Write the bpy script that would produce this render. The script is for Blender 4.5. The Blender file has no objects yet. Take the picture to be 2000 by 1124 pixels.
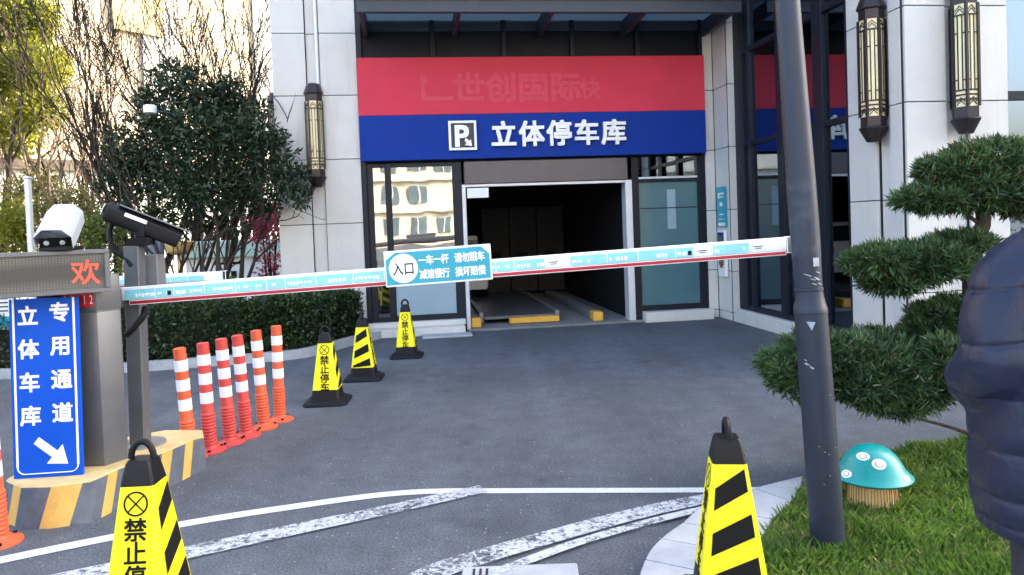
import bpy, bmesh, math, random
import numpy as np
from mathutils import noise as mnoise
from mathutils import Vector, Matrix
R = math.radians
random.seed(7); rng = np.random.default_rng(7)
sc = bpy.context.scene
col = sc.collection

# ------------------------------------------------------------------ camera
F, PX, PY, PITCH, ROLL, EYE = 1450.0, 1000.0, 481.0, R(1.6), R(2.1), 1.6
fwd = Vector((0, math.cos(PITCH), -math.sin(PITCH)))
r0 = Vector((1, 0, 0)); u0 = r0.cross(fwd)
cr = r0*math.cos(ROLL) - u0*math.sin(ROLL)
cu = u0*math.cos(ROLL) + r0*math.sin(ROLL)
cam_d = bpy.data.cameras.new('camera'); cam = bpy.data.objects.new('camera', cam_d); col.objects.link(cam)
cam.matrix_world = Matrix(((cr.x, cu.x, -fwd.x, 0), (cr.y, cu.y, -fwd.y, 0), (cr.z, cu.z, -fwd.z, EYE), (0, 0, 0, 1)))
cam_d.sensor_width = 36; cam_d.lens = F/2000*36; cam_d.shift_y = -(562-PY)/2000; cam_d.clip_end = 1000
sc.camera = cam
# ------------------------------------------------------------------ light
SUN_AZ, SUN_EL = R(58), R(31)
w = bpy.data.worlds.new('World'); sc.world = w; w.use_nodes = True
nt = w.node_tree; sky = nt.nodes.new('ShaderNodeTexSky'); sky.sky_type = 'NISHITA'; sky.sun_disc = False
sky.sun_elevation = SUN_EL; sky.sun_rotation = SUN_AZ; sky.dust_density = 6.0; sky.air_density = 1.0; sky.ozone_density = 0.5
bgn = nt.nodes['Background']; nt.links.new(sky.outputs[0], bgn.inputs[0]); bgn.inputs[1].default_value = 0.15
sd = bpy.data.lights.new('sun', 'SUN'); sd.energy = 2.6; sd.angle = R(0.5); sd.color = (1, .9, .74)
so = bpy.data.objects.new('sun', sd); col.objects.link(so)
sdir = Vector((math.sin(SUN_AZ)*math.cos(SUN_EL), math.cos(SUN_AZ)*math.cos(SUN_EL), math.sin(SUN_EL)))
so.rotation_euler = sdir.to_track_quat('Z', 'Y').to_euler(); so.location = (20, 30, 40)
vs = sc.view_settings; vs.view_transform = 'Standard'; vs.look = 'None'; vs.gamma = 1; vs.exposure = 2.95

# ------------------------------------------------------------------ helpers
def ray(px, py): return fwd + cr*((px-PX)/F) - cu*((py-PY)/F)
def G(px, py, z=0.0):                       # pixel -> point at height z
    d = ray(px, py); t = (z-EYE)/d.z; return Vector((d.x*t, d.y*t, z))
def at(px, py, y):                          # pixel -> point at distance y
    d = ray(px, py); t = y/d.y; return Vector((d.x*t, y, EYE+d.z*t))

def tag(o, label=None, cat=None, group=None, kind=None):
    if label: o['label'] = label
    if cat: o['category'] = cat
    if group: o['group'] = group
    if kind: o['kind'] = kind
    return o
WM = {}
def thing(name, loc, label, cat, group=None, rz=0.0, rot=None, kind=None):
    o = bpy.data.objects.new(name, None); col.objects.link(o); o.empty_display_size = .1
    o.location = loc; o.rotation_euler = rot or (0, 0, rz)
    WM[o.name] = Matrix.Translation(Vector(loc)) @ (Matrix.Rotation(rz, 4, 'Z') if rot is None else o.rotation_euler.to_matrix().to_4x4())
    return tag(o, label, cat, group, kind)
def copy_tree(o, parent=None):
    c = o.copy(); col.objects.link(c); c.parent = parent
    for ch in list(o.children): copy_tree(ch, c)
    return c

class MB:
    def __init__(s): s.v = []; s.f = []; s.m = []; s.M = Matrix.Identity(4)
    def add(s, vs_, fs, mi=0):
        b = len(s.v); s.v += [tuple(s.M @ Vector(p)) for p in vs_]
        for i, f in enumerate(fs):
            s.f.append(tuple(k+b for k in f)); s.m.append(mi[i] if isinstance(mi, (list, tuple)) else mi)
        return s
    def box(s, x0, x1, y0, y1, z0, z1, mi=0):
        return s.add([(x, y, z) for z in (z0, z1) for y in (y0, y1) for x in (x0, x1)],
                     [(0, 2, 3, 1), (4, 5, 7, 6), (0, 1, 5, 4), (2, 6, 7, 3), (0, 4, 6, 2), (1, 3, 7, 5)], mi)
    def bar(s, a, b, wd, ht, mi=0):          # box between two points
        a, b = Vector(a), Vector(b); d = b-a; L = d.length; old = s.M
        z = d.normalized(); x = z.cross(Vector((0, 0, 1)))
        x = Vector((1, 0, 0)) if x.length < 1e-4 else x.normalized(); y = z.cross(x)
        s.M = old @ Matrix(((x.x, y.x, z.x, a.x), (x.y, y.y, z.y, a.y), (x.z, y.z, z.z, a.z), (0, 0, 0, 1)))
        s.box(-wd/2, wd/2, -ht/2, ht/2, 0, L, mi); s.M = old; return s
    def prism(s, poly, z0, z1, mi=0, mtop=None):
        n = len(poly); vs_ = [(p[0], p[1], z0) for p in poly]+[(p[0], p[1], z1) for p in poly]
        fs = [(i, (i+1) % n, n+(i+1) % n, n+i) for i in range(n)]
        return s.add(vs_, fs+[tuple(range(n-1, -1, -1)), tuple(range(n, 2*n))], [mi]*n+[mi, mi if mtop is None else mtop])
    def rings(s, rs, mi=0, cap=True):
        n = len(rs[0]); vs_ = [p for r in rs for p in r]; fs = []; ms = []
        for k in range(len(rs)-1):
            for i in range(n):
                fs.append((k*n+i, k*n+(i+1) % n, (k+1)*n+(i+1) % n, (k+1)*n+i)); ms.append(mi[k] if isinstance(mi, (list, tuple)) else mi)
        if cap:
            fs += [tuple(range(n-1, -1, -1)), tuple((len(rs)-1)*n+i for i in range(n))]
            ms += [mi[0], mi[-1]] if isinstance(mi, (list, tuple)) else [mi, mi]
        return s.add(vs_, fs, ms)
    def lathe(s, prof, n=24, mi=0, sq=None):
        return s.rings([[(r*math.cos(2*math.pi*i/n), r*math.sin(2*math.pi*i/n), z) for i in range(n)] for r, z in prof], mi)
    def tube(s, pts, rad, n=8, mi=0):
        pts = [Vector(p) for p in pts]; rs = []
        x = None
        for i, p in enumerate(pts):
            t = (pts[min(i+1, len(pts)-1)]-pts[max(i-1, 0)]).normalized()
            if x is None:
                x = t.cross(Vector((0, 0, 1)));  x = Vector((1, 0, 0)) if x.length < .01 else x.normalized()
            else: x = (x - t*x.dot(t)).normalized()
            y = t.cross(x); r = rad[i] if isinstance(rad, (list, tuple)) else rad
            rs.append([tuple(p+x*(r*math.cos(2*math.pi*k/n))+y*(r*math.sin(2*math.pi*k/n))) for k in range(n)])
        return s.rings(rs, mi)
    def poly(s, pts, mi=0): return s.add(pts, [tuple(range(len(pts)))], mi)
    FAT = ((-1, -1), (1, -1), (-1, 1), (1, 1), (0, 0))
    def text(s, st, size, fn, mi=0, bold=0.0, squash=(1, 1)):     # fn(u,v) -> point; centred on one em per glyph
        fat = bold*.85 if bold >= .02 else 0; vs_, fs = glyphs(st, bold-fat); n = len(st)
        o, a, b = Vector(fn(0, 0)), Vector(fn(.01, 0)), Vector(fn(0, .01)); nr = (a-o).cross(b-o).normalized()
        for k, (dx, dy) in enumerate(s.FAT if fat else ((0, 0),)):
            s.add([Vector(fn((x-n*.5+dx*fat)*size*squash[0], (y-.37+dy*fat)*size*squash[1]))+nr*(k*.0003) for x, y in vs_], fs, mi)
        return s
    def text3(s, st, size, fn, dep, mi=0, bold=0.0):  # fn(u,v,w), solid letters
        fat = bold*.85; vs_, fs = glyphs(st, bold-fat, 1); n = len(st)
        for k, (dx, dy) in enumerate(s.FAT):
            s.add([fn((x-n*.5+dx*fat)*size, (y-.37+dy*fat)*size, (z*.5+.5)*(dep+k*.0006)) for x, y, z in vs_], fs, mi)
        return s
    def build(s, name, mats, parent=None, bevel=0, seg=1, smooth=30, local=False):
        me = bpy.data.meshes.new(name); vv = s.v
        if parent is not None and not local:
            q = parent
            while q.parent: q = q.parent
            inv = WM[q.name].inverted(); vv = [tuple(inv @ Vector(p)) for p in vv]
        me.from_pydata(vv, [], s.f)
        for m in (mats if isinstance(mats, (list, tuple)) else [mats]): me.materials.append(m)
        me.polygons.foreach_set('material_index', s.m)
        if bevel or smooth:
            bm = bmesh.new(); bm.from_mesh(me)
            bmesh.ops.recalc_face_normals(bm, faces=bm.faces)
            if bevel:
                es = [e for e in bm.edges if len(e.link_faces) == 2 and e.calc_face_angle(0) > R(35)]
                bmesh.ops.bevel(bm, geom=es, offset=bevel, segments=seg, profile=.5, affect='EDGES', clamp_overlap=True)
            bm.to_mesh(me); bm.free()
        if smooth:
            me.polygons.foreach_set('use_smooth', [True]*len(me.polygons)); me.set_sharp_from_angle(angle=R(smooth))
        o = bpy.data.objects.new(name, me); col.objects.link(o); o.parent = parent
        return o
_gl = {}
def glyphs(st, bold=0.0, solid=0):
    k = (st, bold, solid)
    if k in _gl: return _gl[k]
    V, Fs = [], []
    for i, ch in enumerate(st):
        c = bpy.data.curves.new('t', 'FONT'); c.body = ch; c.size = 1; c.offset = bold; c.resolution_u = 3
        if solid: c.extrude = 1
        o = bpy.data.objects.new('t', c); col.objects.link(o); bpy.context.view_layer.update()
        m = bpy.data.meshes.new_from_object(o.evaluated_get(bpy.context.evaluated_depsgraph_get()))
        b = len(V)
        off = i
        if ord(ch) < 256:
            xs = [v.co.x for v in m.vertices] or [0]; off = i+.5-(max(xs)+min(xs))/2
        V += [(v.co.x+off, v.co.y, v.co.z) if solid else (v.co.x+off, v.co.y) for v in m.vertices]
        Fs += [tuple(x+b for x in p.vertices) for p in m.polygons]
        bpy.data.objects.remove(o); bpy.data.curves.remove(c); bpy.data.meshes.remove(m)
    _gl[k] = (V, Fs); return _gl[k]

def quads(name, Q, mats, parent=None, mi=None, tris=False, smooth=False):   # numpy faces (N,k,3) -> mesh
    Q = np.asarray(Q, dtype=np.float32); n, k = Q.shape[:2]
    if parent is not None:
        q = parent
        while q.parent: q = q.parent
        M = np.array(WM[q.name].inverted()); Q = Q @ M[:3, :3].T.astype(np.float32) + M[:3, 3].astype(np.float32)
    me = bpy.data.meshes.new(name); me.vertices.add(n*k); me.vertices.foreach_set('co', Q.ravel())
    me.loops.add(n*k); me.loops.foreach_set('vertex_index', np.arange(n*k, dtype=np.int32))
    me.polygons.add(n); me.polygons.foreach_set('loop_start', np.arange(0, n*k, k, dtype=np.int32))
    for m in (mats if isinstance(mats, (list, tuple)) else [mats]): me.materials.append(m)
    if mi is not None: me.polygons.foreach_set('material_index', np.asarray(mi, dtype=np.int32))
    me.update(calc_edges=True); me.validate()
    o = bpy.data.objects.new(name, me); col.objects.link(o); o.parent = parent; return o

# ------------------------------------------------------------------ materials
def nodes(name):
    m = bpy.data.materials.new(name); m.use_nodes = True; t = m.node_tree
    return m, t, t.nodes['Principled BSDF'], t.nodes['Material Output']
def N(t, kind, **kw):
    n = t.nodes.new('ShaderNode'+kind)
    for k, v in kw.items():
        if k in n.inputs: n.inputs[k].default_value = v
        else: setattr(n, k, v)
    return n
def sp(p, **kw):
    for k, v in kw.items(): p.inputs[k.replace('_', ' ')].default_value = v
def noise(t, scale, detail=4, rough=.6, coord='Object', dist=0):
    c = N(t, 'TexCoord'); n = N(t, 'TexNoise', Scale=scale, Detail=detail, Roughness=rough, Distortion=dist)
    t.links.new(c.outputs[coord], n.inputs['Vector']); return n
def ramp(t, src, stops):
    r = N(t, 'ValToRGB'); el = r.color_ramp.elements
    while len(el) < len(stops): el.new(.5)
    for e, (p, c) in zip(el, stops): e.position = p; e.color = (*c, 1) if len(c) == 3 else c
    t.links.new(src, r.inputs[0]); return r
def mixc(t, fac, a, b, mode='MIX'):
    m = N(t, 'Mix', data_type='RGBA', blend_type=mode)
    for s, v in ((m.inputs[0], fac), (m.inputs[6], a), (m.inputs[7], b)):
        if hasattr(v, 'is_output'): t.links.new(v, s)
        else: s.default_value = v if not isinstance(v, tuple) else (*v[:3], 1)
    return m.outputs[2]
def bump(t, p, src, st, dist=.01):
    b = N(t, 'Bump', Strength=st, Distance=dist); t.links.new(src, b.inputs['Height']); t.links.new(b.outputs[0], p.inputs['Normal'])
def pm(name, c, rough=.5, metal=0.0, var=.18, scale=6, bmp=0.0, bscale=60, coat=0, spec=.5, dirt=None):
    m, t, p, o = nodes(name); sp(p, Roughness=rough, Metallic=metal)
    p.inputs['Specular IOR Level'].default_value = spec; p.inputs['Coat Weight'].default_value = coat
    n = noise(t, scale, 6, .65)
    lo = tuple(x*(1-var) for x in c); hi = tuple(min(1, x*(1+var)) for x in c)
    r = ramp(t, n.outputs[0], [(.3, lo), (.7, hi)]); out = r.outputs[0]
    if dirt:
        n2 = noise(t, dirt[1], 8, .75); r2 = ramp(t, n2.outputs[0], [(dirt[2], (0, 0, 0)), (dirt[2]+.12, (1, 1, 1))])
        out = mixc(t, r2.outputs[0], out, dirt[0])
    t.links.new(out, p.inputs['Base Color'])
    rr = ramp(t, n.outputs[0], [(.3, (rough*.92,)*3), (.7, (min(1, rough*1.1),)*3)]); t.links.new(rr.outputs[0], p.inputs['Roughness'])
    if bmp: bump(t, p, noise(t, bscale, 5).outputs[0], bmp, .004)
    return m
def leafm(name, a, b, trans=.25, rough=.45, scale=2.0):
    m, t, p, o = nodes(name); sp(p, Roughness=rough)
    n = noise(t, scale, 3); n2 = N(t, 'TexNoise', Scale=31, Detail=1); c = N(t, 'TexCoord'); t.links.new(c.outputs['Object'], n2.inputs[0])
    mx = N(t, 'Math', operation='ADD'); t.links.new(n.outputs[0], mx.inputs[0]); t.links.new(n2.outputs[0], mx.inputs[1])
    h = N(t, 'Math', operation='MULTIPLY'); h.inputs[1].default_value = .5; t.links.new(mx.outputs[0], h.inputs[0])
    r = ramp(t, h.outputs[0], [(.36, a), (.64, b)]); t.links.new(r.outputs[0], p.inputs['Base Color'])
    tr = N(t, 'BsdfTranslucent'); t.links.new(r.outputs[0], tr.inputs[0]); mi = N(t, 'MixShader'); mi.inputs[0].default_value = trans
    t.links.new(p.outputs[0], mi.inputs[1]); t.links.new(tr.outputs[0], mi.inputs[2]); t.links.new(mi.outputs[0], o.inputs[0]); return m
def glassm(name, tint, refl, wav=0.0, gcol=(1, 1, 1)):
    m, t, p, o = nodes(name); t.nodes.remove(p)
    tr = N(t, 'BsdfTransparent', Color=(*tint, 1)); gl = N(t, 'BsdfAnisotropic') if False else N(t, 'BsdfGlossy', Color=(*gcol, 1), Roughness=.015)
    fr = N(t, 'Fresnel', IOR=1.5); ad = N(t, 'Math', operation='ADD', use_clamp=True); ad.inputs[1].default_value = refl
    t.links.new(fr.outputs[0], ad.inputs[0]); mi = N(t, 'MixShader'); t.links.new(ad.outputs[0], mi.inputs[0])
    t.links.new(tr.outputs[0], mi.inputs[1]); t.links.new(gl.outputs[0], mi.inputs[2]); t.links.new(mi.outputs[0], o.inputs[0])
    if wav:
        n = noise(t, 1.3, 2, .5); b = N(t, 'Bump', Strength=wav, Distance=.02); t.links.new(n.outputs[0], b.inputs['Height']); t.links.new(b.outputs[0], gl.inputs['Normal'])
    return m
def asphaltm():
    m, t, p, o = nodes('asphalt'); sp(p, Roughness=.85)
    big = noise(t, .55, 8, .68); r = ramp(t, big.outputs[0], [(.3, (.078, .089, .105)), (.7, (.122, .136, .155))])
    mid = noise(t, 5, 6, .7); r1 = ramp(t, mid.outputs[0], [(.3, (.75, .75, .75)), (.7, (1.15, 1.15, 1.15))])
    c = mixc(t, 1.0, r.outputs[0], r1.outputs[0], 'MULTIPLY')
    f = noise(t, 75, 4, .8); r2 = ramp(t, f.outputs[0], [(.36, (.36, .36, .36)), (.62, (1.25, 1.25, 1.25))]); c = mixc(t, 1.0, c, r2.outputs[0], 'MULTIPLY')
    tc0 = N(t, 'TexCoord'); mp = N(t, 'Mapping'); mp.inputs['Scale'].default_value = (1.6, .22, 1); mp.inputs['Rotation'].default_value = (0, 0, R(12)); t.links.new(tc0.outputs['Object'], mp.inputs[0])
    st = N(t, 'TexNoise', Scale=1.0, Detail=5, Roughness=.6); t.links.new(mp.outputs[0], st.inputs['Vector']); rs = ramp(t, st.outputs[0], [(.35, (.80, .80, .80)), (.65, (1.14, 1.14, 1.14))]); c = mixc(t, 1.0, c, rs.outputs[0], 'MULTIPLY')
    oi = noise(t, 1.7, 3, .5); ro_ = ramp(t, oi.outputs[0], [(.64, (1, 1, 1)), (.74, (.62, .62, .62))]); c = mixc(t, 1.0, c, ro_.outputs[0], 'MULTIPLY')
    tc = N(t, 'TexCoord'); v = N(t, 'TexVoronoi', Scale=26, Randomness=1.0); t.links.new(tc.outputs['Object'], v.inputs['Vector'])
    r3 = ramp(t, v.outputs['Distance'], [(.10, (1, 1, 1)), (.17, (0, 0, 0))])
    wn = N(t, 'SeparateColor'); t.links.new(v.outputs['Color'], wn.inputs[0]); th = N(t, 'Math', operation='GREATER_THAN'); th.inputs[1].default_value = .86; t.links.new(wn.outputs[0], th.inputs[0])
    mu = N(t, 'Math', operation='MULTIPLY'); t.links.new(r3.outputs[0], mu.inputs[0]); t.links.new(th.outputs[0], mu.inputs[1])
    c = mixc(t, mu.outputs[0], c, (.30, .31, .32)); t.links.new(c, p.inputs['Base Color']); bump(t, p, f.outputs[0], .55, .006); return m
def wornm(name, keep, c=(.66, .66, .66), wsc=9):
    m, t, p, o = nodes(name); sp(p, Roughness=.7); n = noise(t, wsc, 9, .85, dist=.6); n1 = noise(t, 2.2, 3)
    mA = N(t, 'Math', operation='MULTIPLY'); mA.inputs[1].default_value = 1.5; t.links.new(n.outputs[0], mA.inputs[0]); ad = N(t, 'Math', operation='MULTIPLY_ADD'); ad.inputs[1].default_value = .5; t.links.new(n1.outputs[0], ad.inputs[0]); t.links.new(mA.outputs[0], ad.inputs[2])
    r = ramp(t, ad.outputs[0], [(.5, (0, 0, 0)), (.55, (1, 1, 1))]); 
    r.color_ramp.elements[0].position = keep; r.color_ramp.elements[1].position = keep+.06
    h = N(t, 'Math', operation='MULTIPLY'); h.inputs[1].default_value = .5
    t.links.new(ad.outputs[0], h.inputs[0]); t.links.new(h.outputs[0], r.inputs[0])
    p.inputs['Base Color'].default_value = (*c, 1); f = noise(t, 40, 4, .8)
    t.links.new(ramp(t, f.outputs[0], [(.35, tuple(x*.8 for x in c)), (.65, c)]).outputs[0], p.inputs['Base Color'])
    tr = N(t, 'BsdfTransparent'); mi = N(t, 'MixShader'); t.links.new(r.outputs[0], mi.inputs[0]); t.links.new(tr.outputs[0], mi.inputs[1])
    t.links.new(p.outputs[0], mi.inputs[2]); t.links.new(mi.outputs[0], o.inputs[0]); return m
def emitm(name, c, s):
    m, t, p, o = nodes(name); p.inputs['Emission Color'].default_value = (*c, 1); p.inputs['Emission Strength'].default_value = s
    p.inputs['Base Color'].default_value = (*c, 1); return m

def tapem():
    m, t, p, o = nodes('clear wrapping tape'); sp(p, Roughness=.22); p.inputs['Base Color'].default_value = (.16, .19, .25, 1)
    n = noise(t, 6, 4, .6, dist=2); rr = ramp(t, n.outputs[0], [(.45, (.04,)*3), (.7, (.34,)*3)]); tr = N(t, 'BsdfTransparent'); mi = N(t, 'MixShader')
    t.links.new(rr.outputs[0], mi.inputs[0]); t.links.new(tr.outputs[0], mi.inputs[1]); t.links.new(p.outputs[0], mi.inputs[2]); t.links.new(mi.outputs[0], o.inputs[0]); return m
def frostm():
    m, t, p, o = nodes('frosted canopy glass'); sp(p, Roughness=.25); p.inputs['Base Color'].default_value = (.17, .215, .24, 1)
    tr = N(t, 'BsdfTranslucent', Color=(.46, .56, .60, 1)); mi = N(t, 'MixShader'); mi.inputs[0].default_value = .6
    t.links.new(p.outputs[0], mi.inputs[1]); t.links.new(tr.outputs[0], mi.inputs[2]); t.links.new(mi.outputs[0], o.inputs[0]); return m
M = dict(
 asphalt=asphaltm(), line=wornm('white road paint', .31), worn=wornm('worn road paint', .455, (.52, .54, .56), 30),
 stone=pm('pale stone cladding', (.585, .572, .545), .45, var=.05, scale=3, bmp=.05, bscale=200, dirt=((.40, .39, .38), 5, .70)),
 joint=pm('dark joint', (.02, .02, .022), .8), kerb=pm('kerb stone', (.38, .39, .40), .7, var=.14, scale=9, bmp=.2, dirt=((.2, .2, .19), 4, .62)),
 slate=pm('slate painted steel', (.03, .038, .055), .5, .0, var=.15), frame=pm('dark window frame', (.010, .013, .022), .45, .2, spec=.3),
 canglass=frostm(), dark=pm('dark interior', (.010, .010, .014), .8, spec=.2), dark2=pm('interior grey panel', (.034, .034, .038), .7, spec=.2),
 glass=glassm('reflective glass', (.55, .62, .62), .2, .10), wing=glassm('dark tinted glass', (.13, .2, .24), .24, .03, (.72, .85, 1)),
 spandrel=pm('dark spandrel glass', (.010, .012, .018), .45, spec=.15), film=pm('frosted blue film', (.07, .155, .18), .22, var=.05, scale=.7), film2=pm('frosted pale film', (.26, .36, .42), .3, var=.05, scale=1),
 red=pm('red sign panel', (.60, .046, .080), .6, var=.08, scale=.8, spec=.15), redghost=pm('faded red lettering trace', (.63, .072, .108), .6, var=.12, scale=9, spec=.15), blue=pm('blue sign panel', (.004, .034, .26), .6, var=.08, scale=.9, spec=.15),
 white=pm('white plastic', (.8, .8, .79), .4, var=.04), signw=pm('white sign letters', (.85, .85, .85), .4, var=.02), shutter=pm('roller shutter box', (.085, .078, .088), .4, .4, var=.1),
 alu=pm('pale aluminium', (.6, .62, .66), .35, .2, var=.06), conc=pm('concrete', (.20, .20, .195), .8, var=.2, scale=5, bmp=.2), yellow=pm('yellow safety paint', (.72, .38, .05), .55, var=.12, dirt=((.25, .17, .08), 6, .66)),
 bronze=pm('dark bronze lantern metal', (.035, .028, .03), .4, .5), pane=pm('cream lantern glass', (.78, .68, .40), .3, var=.1, scale=9),
 cyan=pm('cyan sign panel', (.010, .33, .44), .4, var=.04), cyanl=pm('pale cyan label', (.26, .64, .70), .45, var=.12, scale=4), black=pm('black plastic', (.006, .006, .0075), .5, var=.3, spec=.25), rubber=pm('black rubber', (.007, .007, .009), .65, spec=.25, var=.25, scale=12, dirt=((.09, .09, .09), 14, .66)),
 yel=pm('bright yellow plastic', (.92, .80, .0), .45, var=.04, dirt=((.42, .36, .03), 18, .69)), ink=pm('black print', (.005, .005, .005), .6, spec=.2), boomred=pm('dark red rubber strip', (.42, .008, .025), .4),
 boomw=pm('white boom', (.82, .82, .82), .35, var=.04, scale=3, dirt=((.55, .55, .53), 7, .70)), grey=pm('grey painted steel', (.13, .132, .14), .4, .3, var=.1), greyl=pm('light grey painted steel', (.2, .2, .215), .42, .2, var=.1), steel=pm('blue grey steel post', (.16, .2, .26), .4, .3),
 led=None, ledtxt=emitm('red led dots', (1, .07, .035), .075), isl_y=pm('faded yellow paint', (.66, .38, .09), .65, var=.16, scale=7, dirt=((.33, .27, .2), 9, .62)), isl_top=pm('worn cream island top', (.62, .44, .2), .7, var=.18, scale=8, bmp=.2), isl_b=pm('faded grey black paint', (.10, .115, .14), .6, var=.3, scale=8, dirt=((.3, .3, .29), 9, .64)),
 postr=pm('red orange plastic', (.55, .055, .045), .5, var=.1, scale=9, dirt=((.36, .12, .10), 16, .67)), posto=pm('orange plastic', (.66, .10, .035), .5, var=.1, scale=9, dirt=((.40, .15, .10), 16, .67)), reflw=pm('white reflective band', (.80, .80, .80), .4, var=.05, dirt=((.5, .48, .45), 14, .69)), pink=pm('dusty orange base', (.72, .17, .13), .65, var=.15, dirt=((.45, .3, .27), 9, .6)),
 lamp=pm('dark slate lamp post paint', (.010, .018, .036), .5, .0, var=.2, scale=9, dirt=((.06, .066, .08), 20, .68)), tape=tapem(), scratch=pm('bare scratched paint', (.34, .37, .42), .6, var=.3, scale=60),
 teal=pm('glossy teal paint', (.0, .26, .24), .38, var=.12, scale=3, coat=.1, dirt=((.05, .2, .18), 7, .66)), stem=pm('cream stem paint', (.72, .50, .22), .6, var=.12, scale=14), brown=pm('brown groove paint', (.12, .055, .02), .7),
 bark=pm('brown bark', (.05, .035, .027), .9, var=.4, scale=14, bmp=.5, bscale=30), bark2=pm('grey brown twig bark', (.013, .009, .007), .9, var=.4, scale=5), winl=pm('blue grey curtained window', (.10, .14, .17), .4, var=.3, scale=.6), straw=pm('dry straw blades', (.34, .27, .11), .8), brownneedle=pm('brown needles', (.10, .055, .02), .8), palebark=pm('pale tan twig bark', (.16, .115, .07), .9, var=.3, scale=5), pale2=pm('pale facade render', (.62, .57, .47), .8, var=.05, scale=.5), soil=pm('brown soil', (.09, .065, .04), .95, var=.4, scale=12, bmp=.5), lawn=pm('lawn base', (.055, .075, .02), .9, var=.4, scale=9),
 leaf=leafm('dark glossy leaves', (.008, .020, .008), (.036, .068, .022), .12), hedge=leafm('hedge leaves', (.010, .024, .009), (.052, .092, .024), .1, .4, 4), pod=leafm('podocarpus needles', (.008, .030, .012), (.095, .175, .055), .18, .42, 5),
 sunleaf=leafm('yellow green leaves', (.09, .13, .012), (.38, .38, .04), .45, .5, 1.2), olive=leafm('pale olive leaves', (.09, .10, .025), (.24, .22, .08), .3, .5, 2), shrub=leafm('mid green shrub leaves', (.05, .10, .02), (.2, .26, .05), .3, .5, 2), flower=leafm('magenta blossom', (.35, .03, .12), (.6, .18, .25), .3, .6, 3), grass=leafm('grass blades', (.05, .125, .015), (.20, .32, .05), .35, .5, 3.5),
 cream=pm('cream render', (.55, .46, .335), .8, var=.06, scale=.5), creamw=pm('pale render', (.50, .50, .49), .8, var=.06, scale=.6), ochre=pm('ochre panel', (.52, .40, .19), .7, var=.06), win=pm('dark window glass', (.03, .04, .05), .12), brownband=pm('dark brown coping', (.09, .07, .055), .6), palegreen=pm('pale green fascia', (.45, .62, .52), .6, var=.05),
 navy=None, trouser=pm('dark navy trousers', (.018, .02, .032), .8, var=.2, scale=20), skin=pm('skin', (.55, .34, .25), .5, var=.05), hair=pm('black hair', (.015, .012, .011), .5), carw=pm('white car paint', (.7, .71, .72), .25, var=.02, coat=.5), water=glassm('blue water bottle', (.35, .6, .85), .12), greenp=pm('green plastic box', (.06, .22, .08), .5), skyg=pm('pale tower render', (.55, .57, .6), .8))
def ledm():
    m, t, p, o = nodes('unlit led matrix'); sp(p, Roughness=.45); c = N(t, 'TexCoord'); wv = N(t, 'TexWave', Scale=1.6, Distortion=1.5, bands_direction='Z'); wv.inputs['Detail'].default_value = 2
    t.links.new(c.outputs['Object'], wv.inputs[0]); r = ramp(t, wv.outputs['Fac'], [(.2, (.050, .046, .038)), (.9, (.115, .108, .09))])
    b1 = N(t, 'TexBrick', Scale=38, **{}); b1.offset = 0; b1.inputs['Mortar Size'].default_value = .04; b1.inputs['Brick Width'].default_value = .5; b1.inputs['Row Height'].default_value = .5
    mp = N(t, 'Mapping'); mp.inputs['Rotation'].default_value = (R(90), 0, 0); t.links.new(c.outputs['Object'], mp.inputs[0]); t.links.new(mp.outputs[0], b1.inputs[0])
    cc = mixc(t, b1.outputs['Fac'], r.outputs[0], (.03, .03, .03)); t.links.new(cc, p.inputs['Base Color']); return m
def slabs(m):                                # each slab of stone has its own tone, with faint rain streaks
    t = m.node_tree; p = t.nodes['Principled BSDF']; src = p.inputs['Base Color'].links[0].from_socket
    g = N(t, 'NewGeometry'); rr = ramp(t, g.outputs['Random Per Island'], [(0, (.93, .935, .94)), (1, (1.03, 1.02, 1.0))]); c = mixc(t, 1.0, src, rr.outputs[0], 'MULTIPLY')
    tc = N(t, 'TexCoord'); mp = N(t, 'Mapping'); mp.inputs['Scale'].default_value = (9, 9, .5); t.links.new(tc.outputs['Object'], mp.inputs[0]); n = N(t, 'TexNoise', Scale=1.0, Detail=6, Roughness=.7); t.links.new(mp.outputs[0], n.inputs['Vector'])
    rs = ramp(t, n.outputs[0], [(.55, (1, 1, 1)), (.75, (.86, .855, .84))]); c = mixc(t, 1.0, c, rs.outputs[0], 'MULTIPLY'); t.links.new(c, p.inputs['Base Color'])
slabs(M['stone'])
M['led'] = ledm()
def navym():
    m, t, p, o = nodes('navy nylon'); sp(p, Roughness=.46); p.inputs['Specular IOR Level'].default_value = .4
    n = noise(t, 3, 4); r = ramp(t, n.outputs[0], [(.3, (.0055, .0100, .031)), (.7, (.0080, .0138, .040))]); t.links.new(r.outputs[0], p.inputs['Base Color'])
    n2 = noise(t, 14, 5, .6, dist=1.2); bump(t, p, n2.outputs[0], .35, .012); return m
M['navy'] = navym()

# ------------------------------------------------------------------ ground
mb = MB(); mb.add([(-400, -400, 0), (400, -400, 0), (400, 400, 0), (-400, 400, 0)], [(0, 1, 2, 3)])
tag(mb.build('ground', M['asphalt'], smooth=0), kind='structure')
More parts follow.
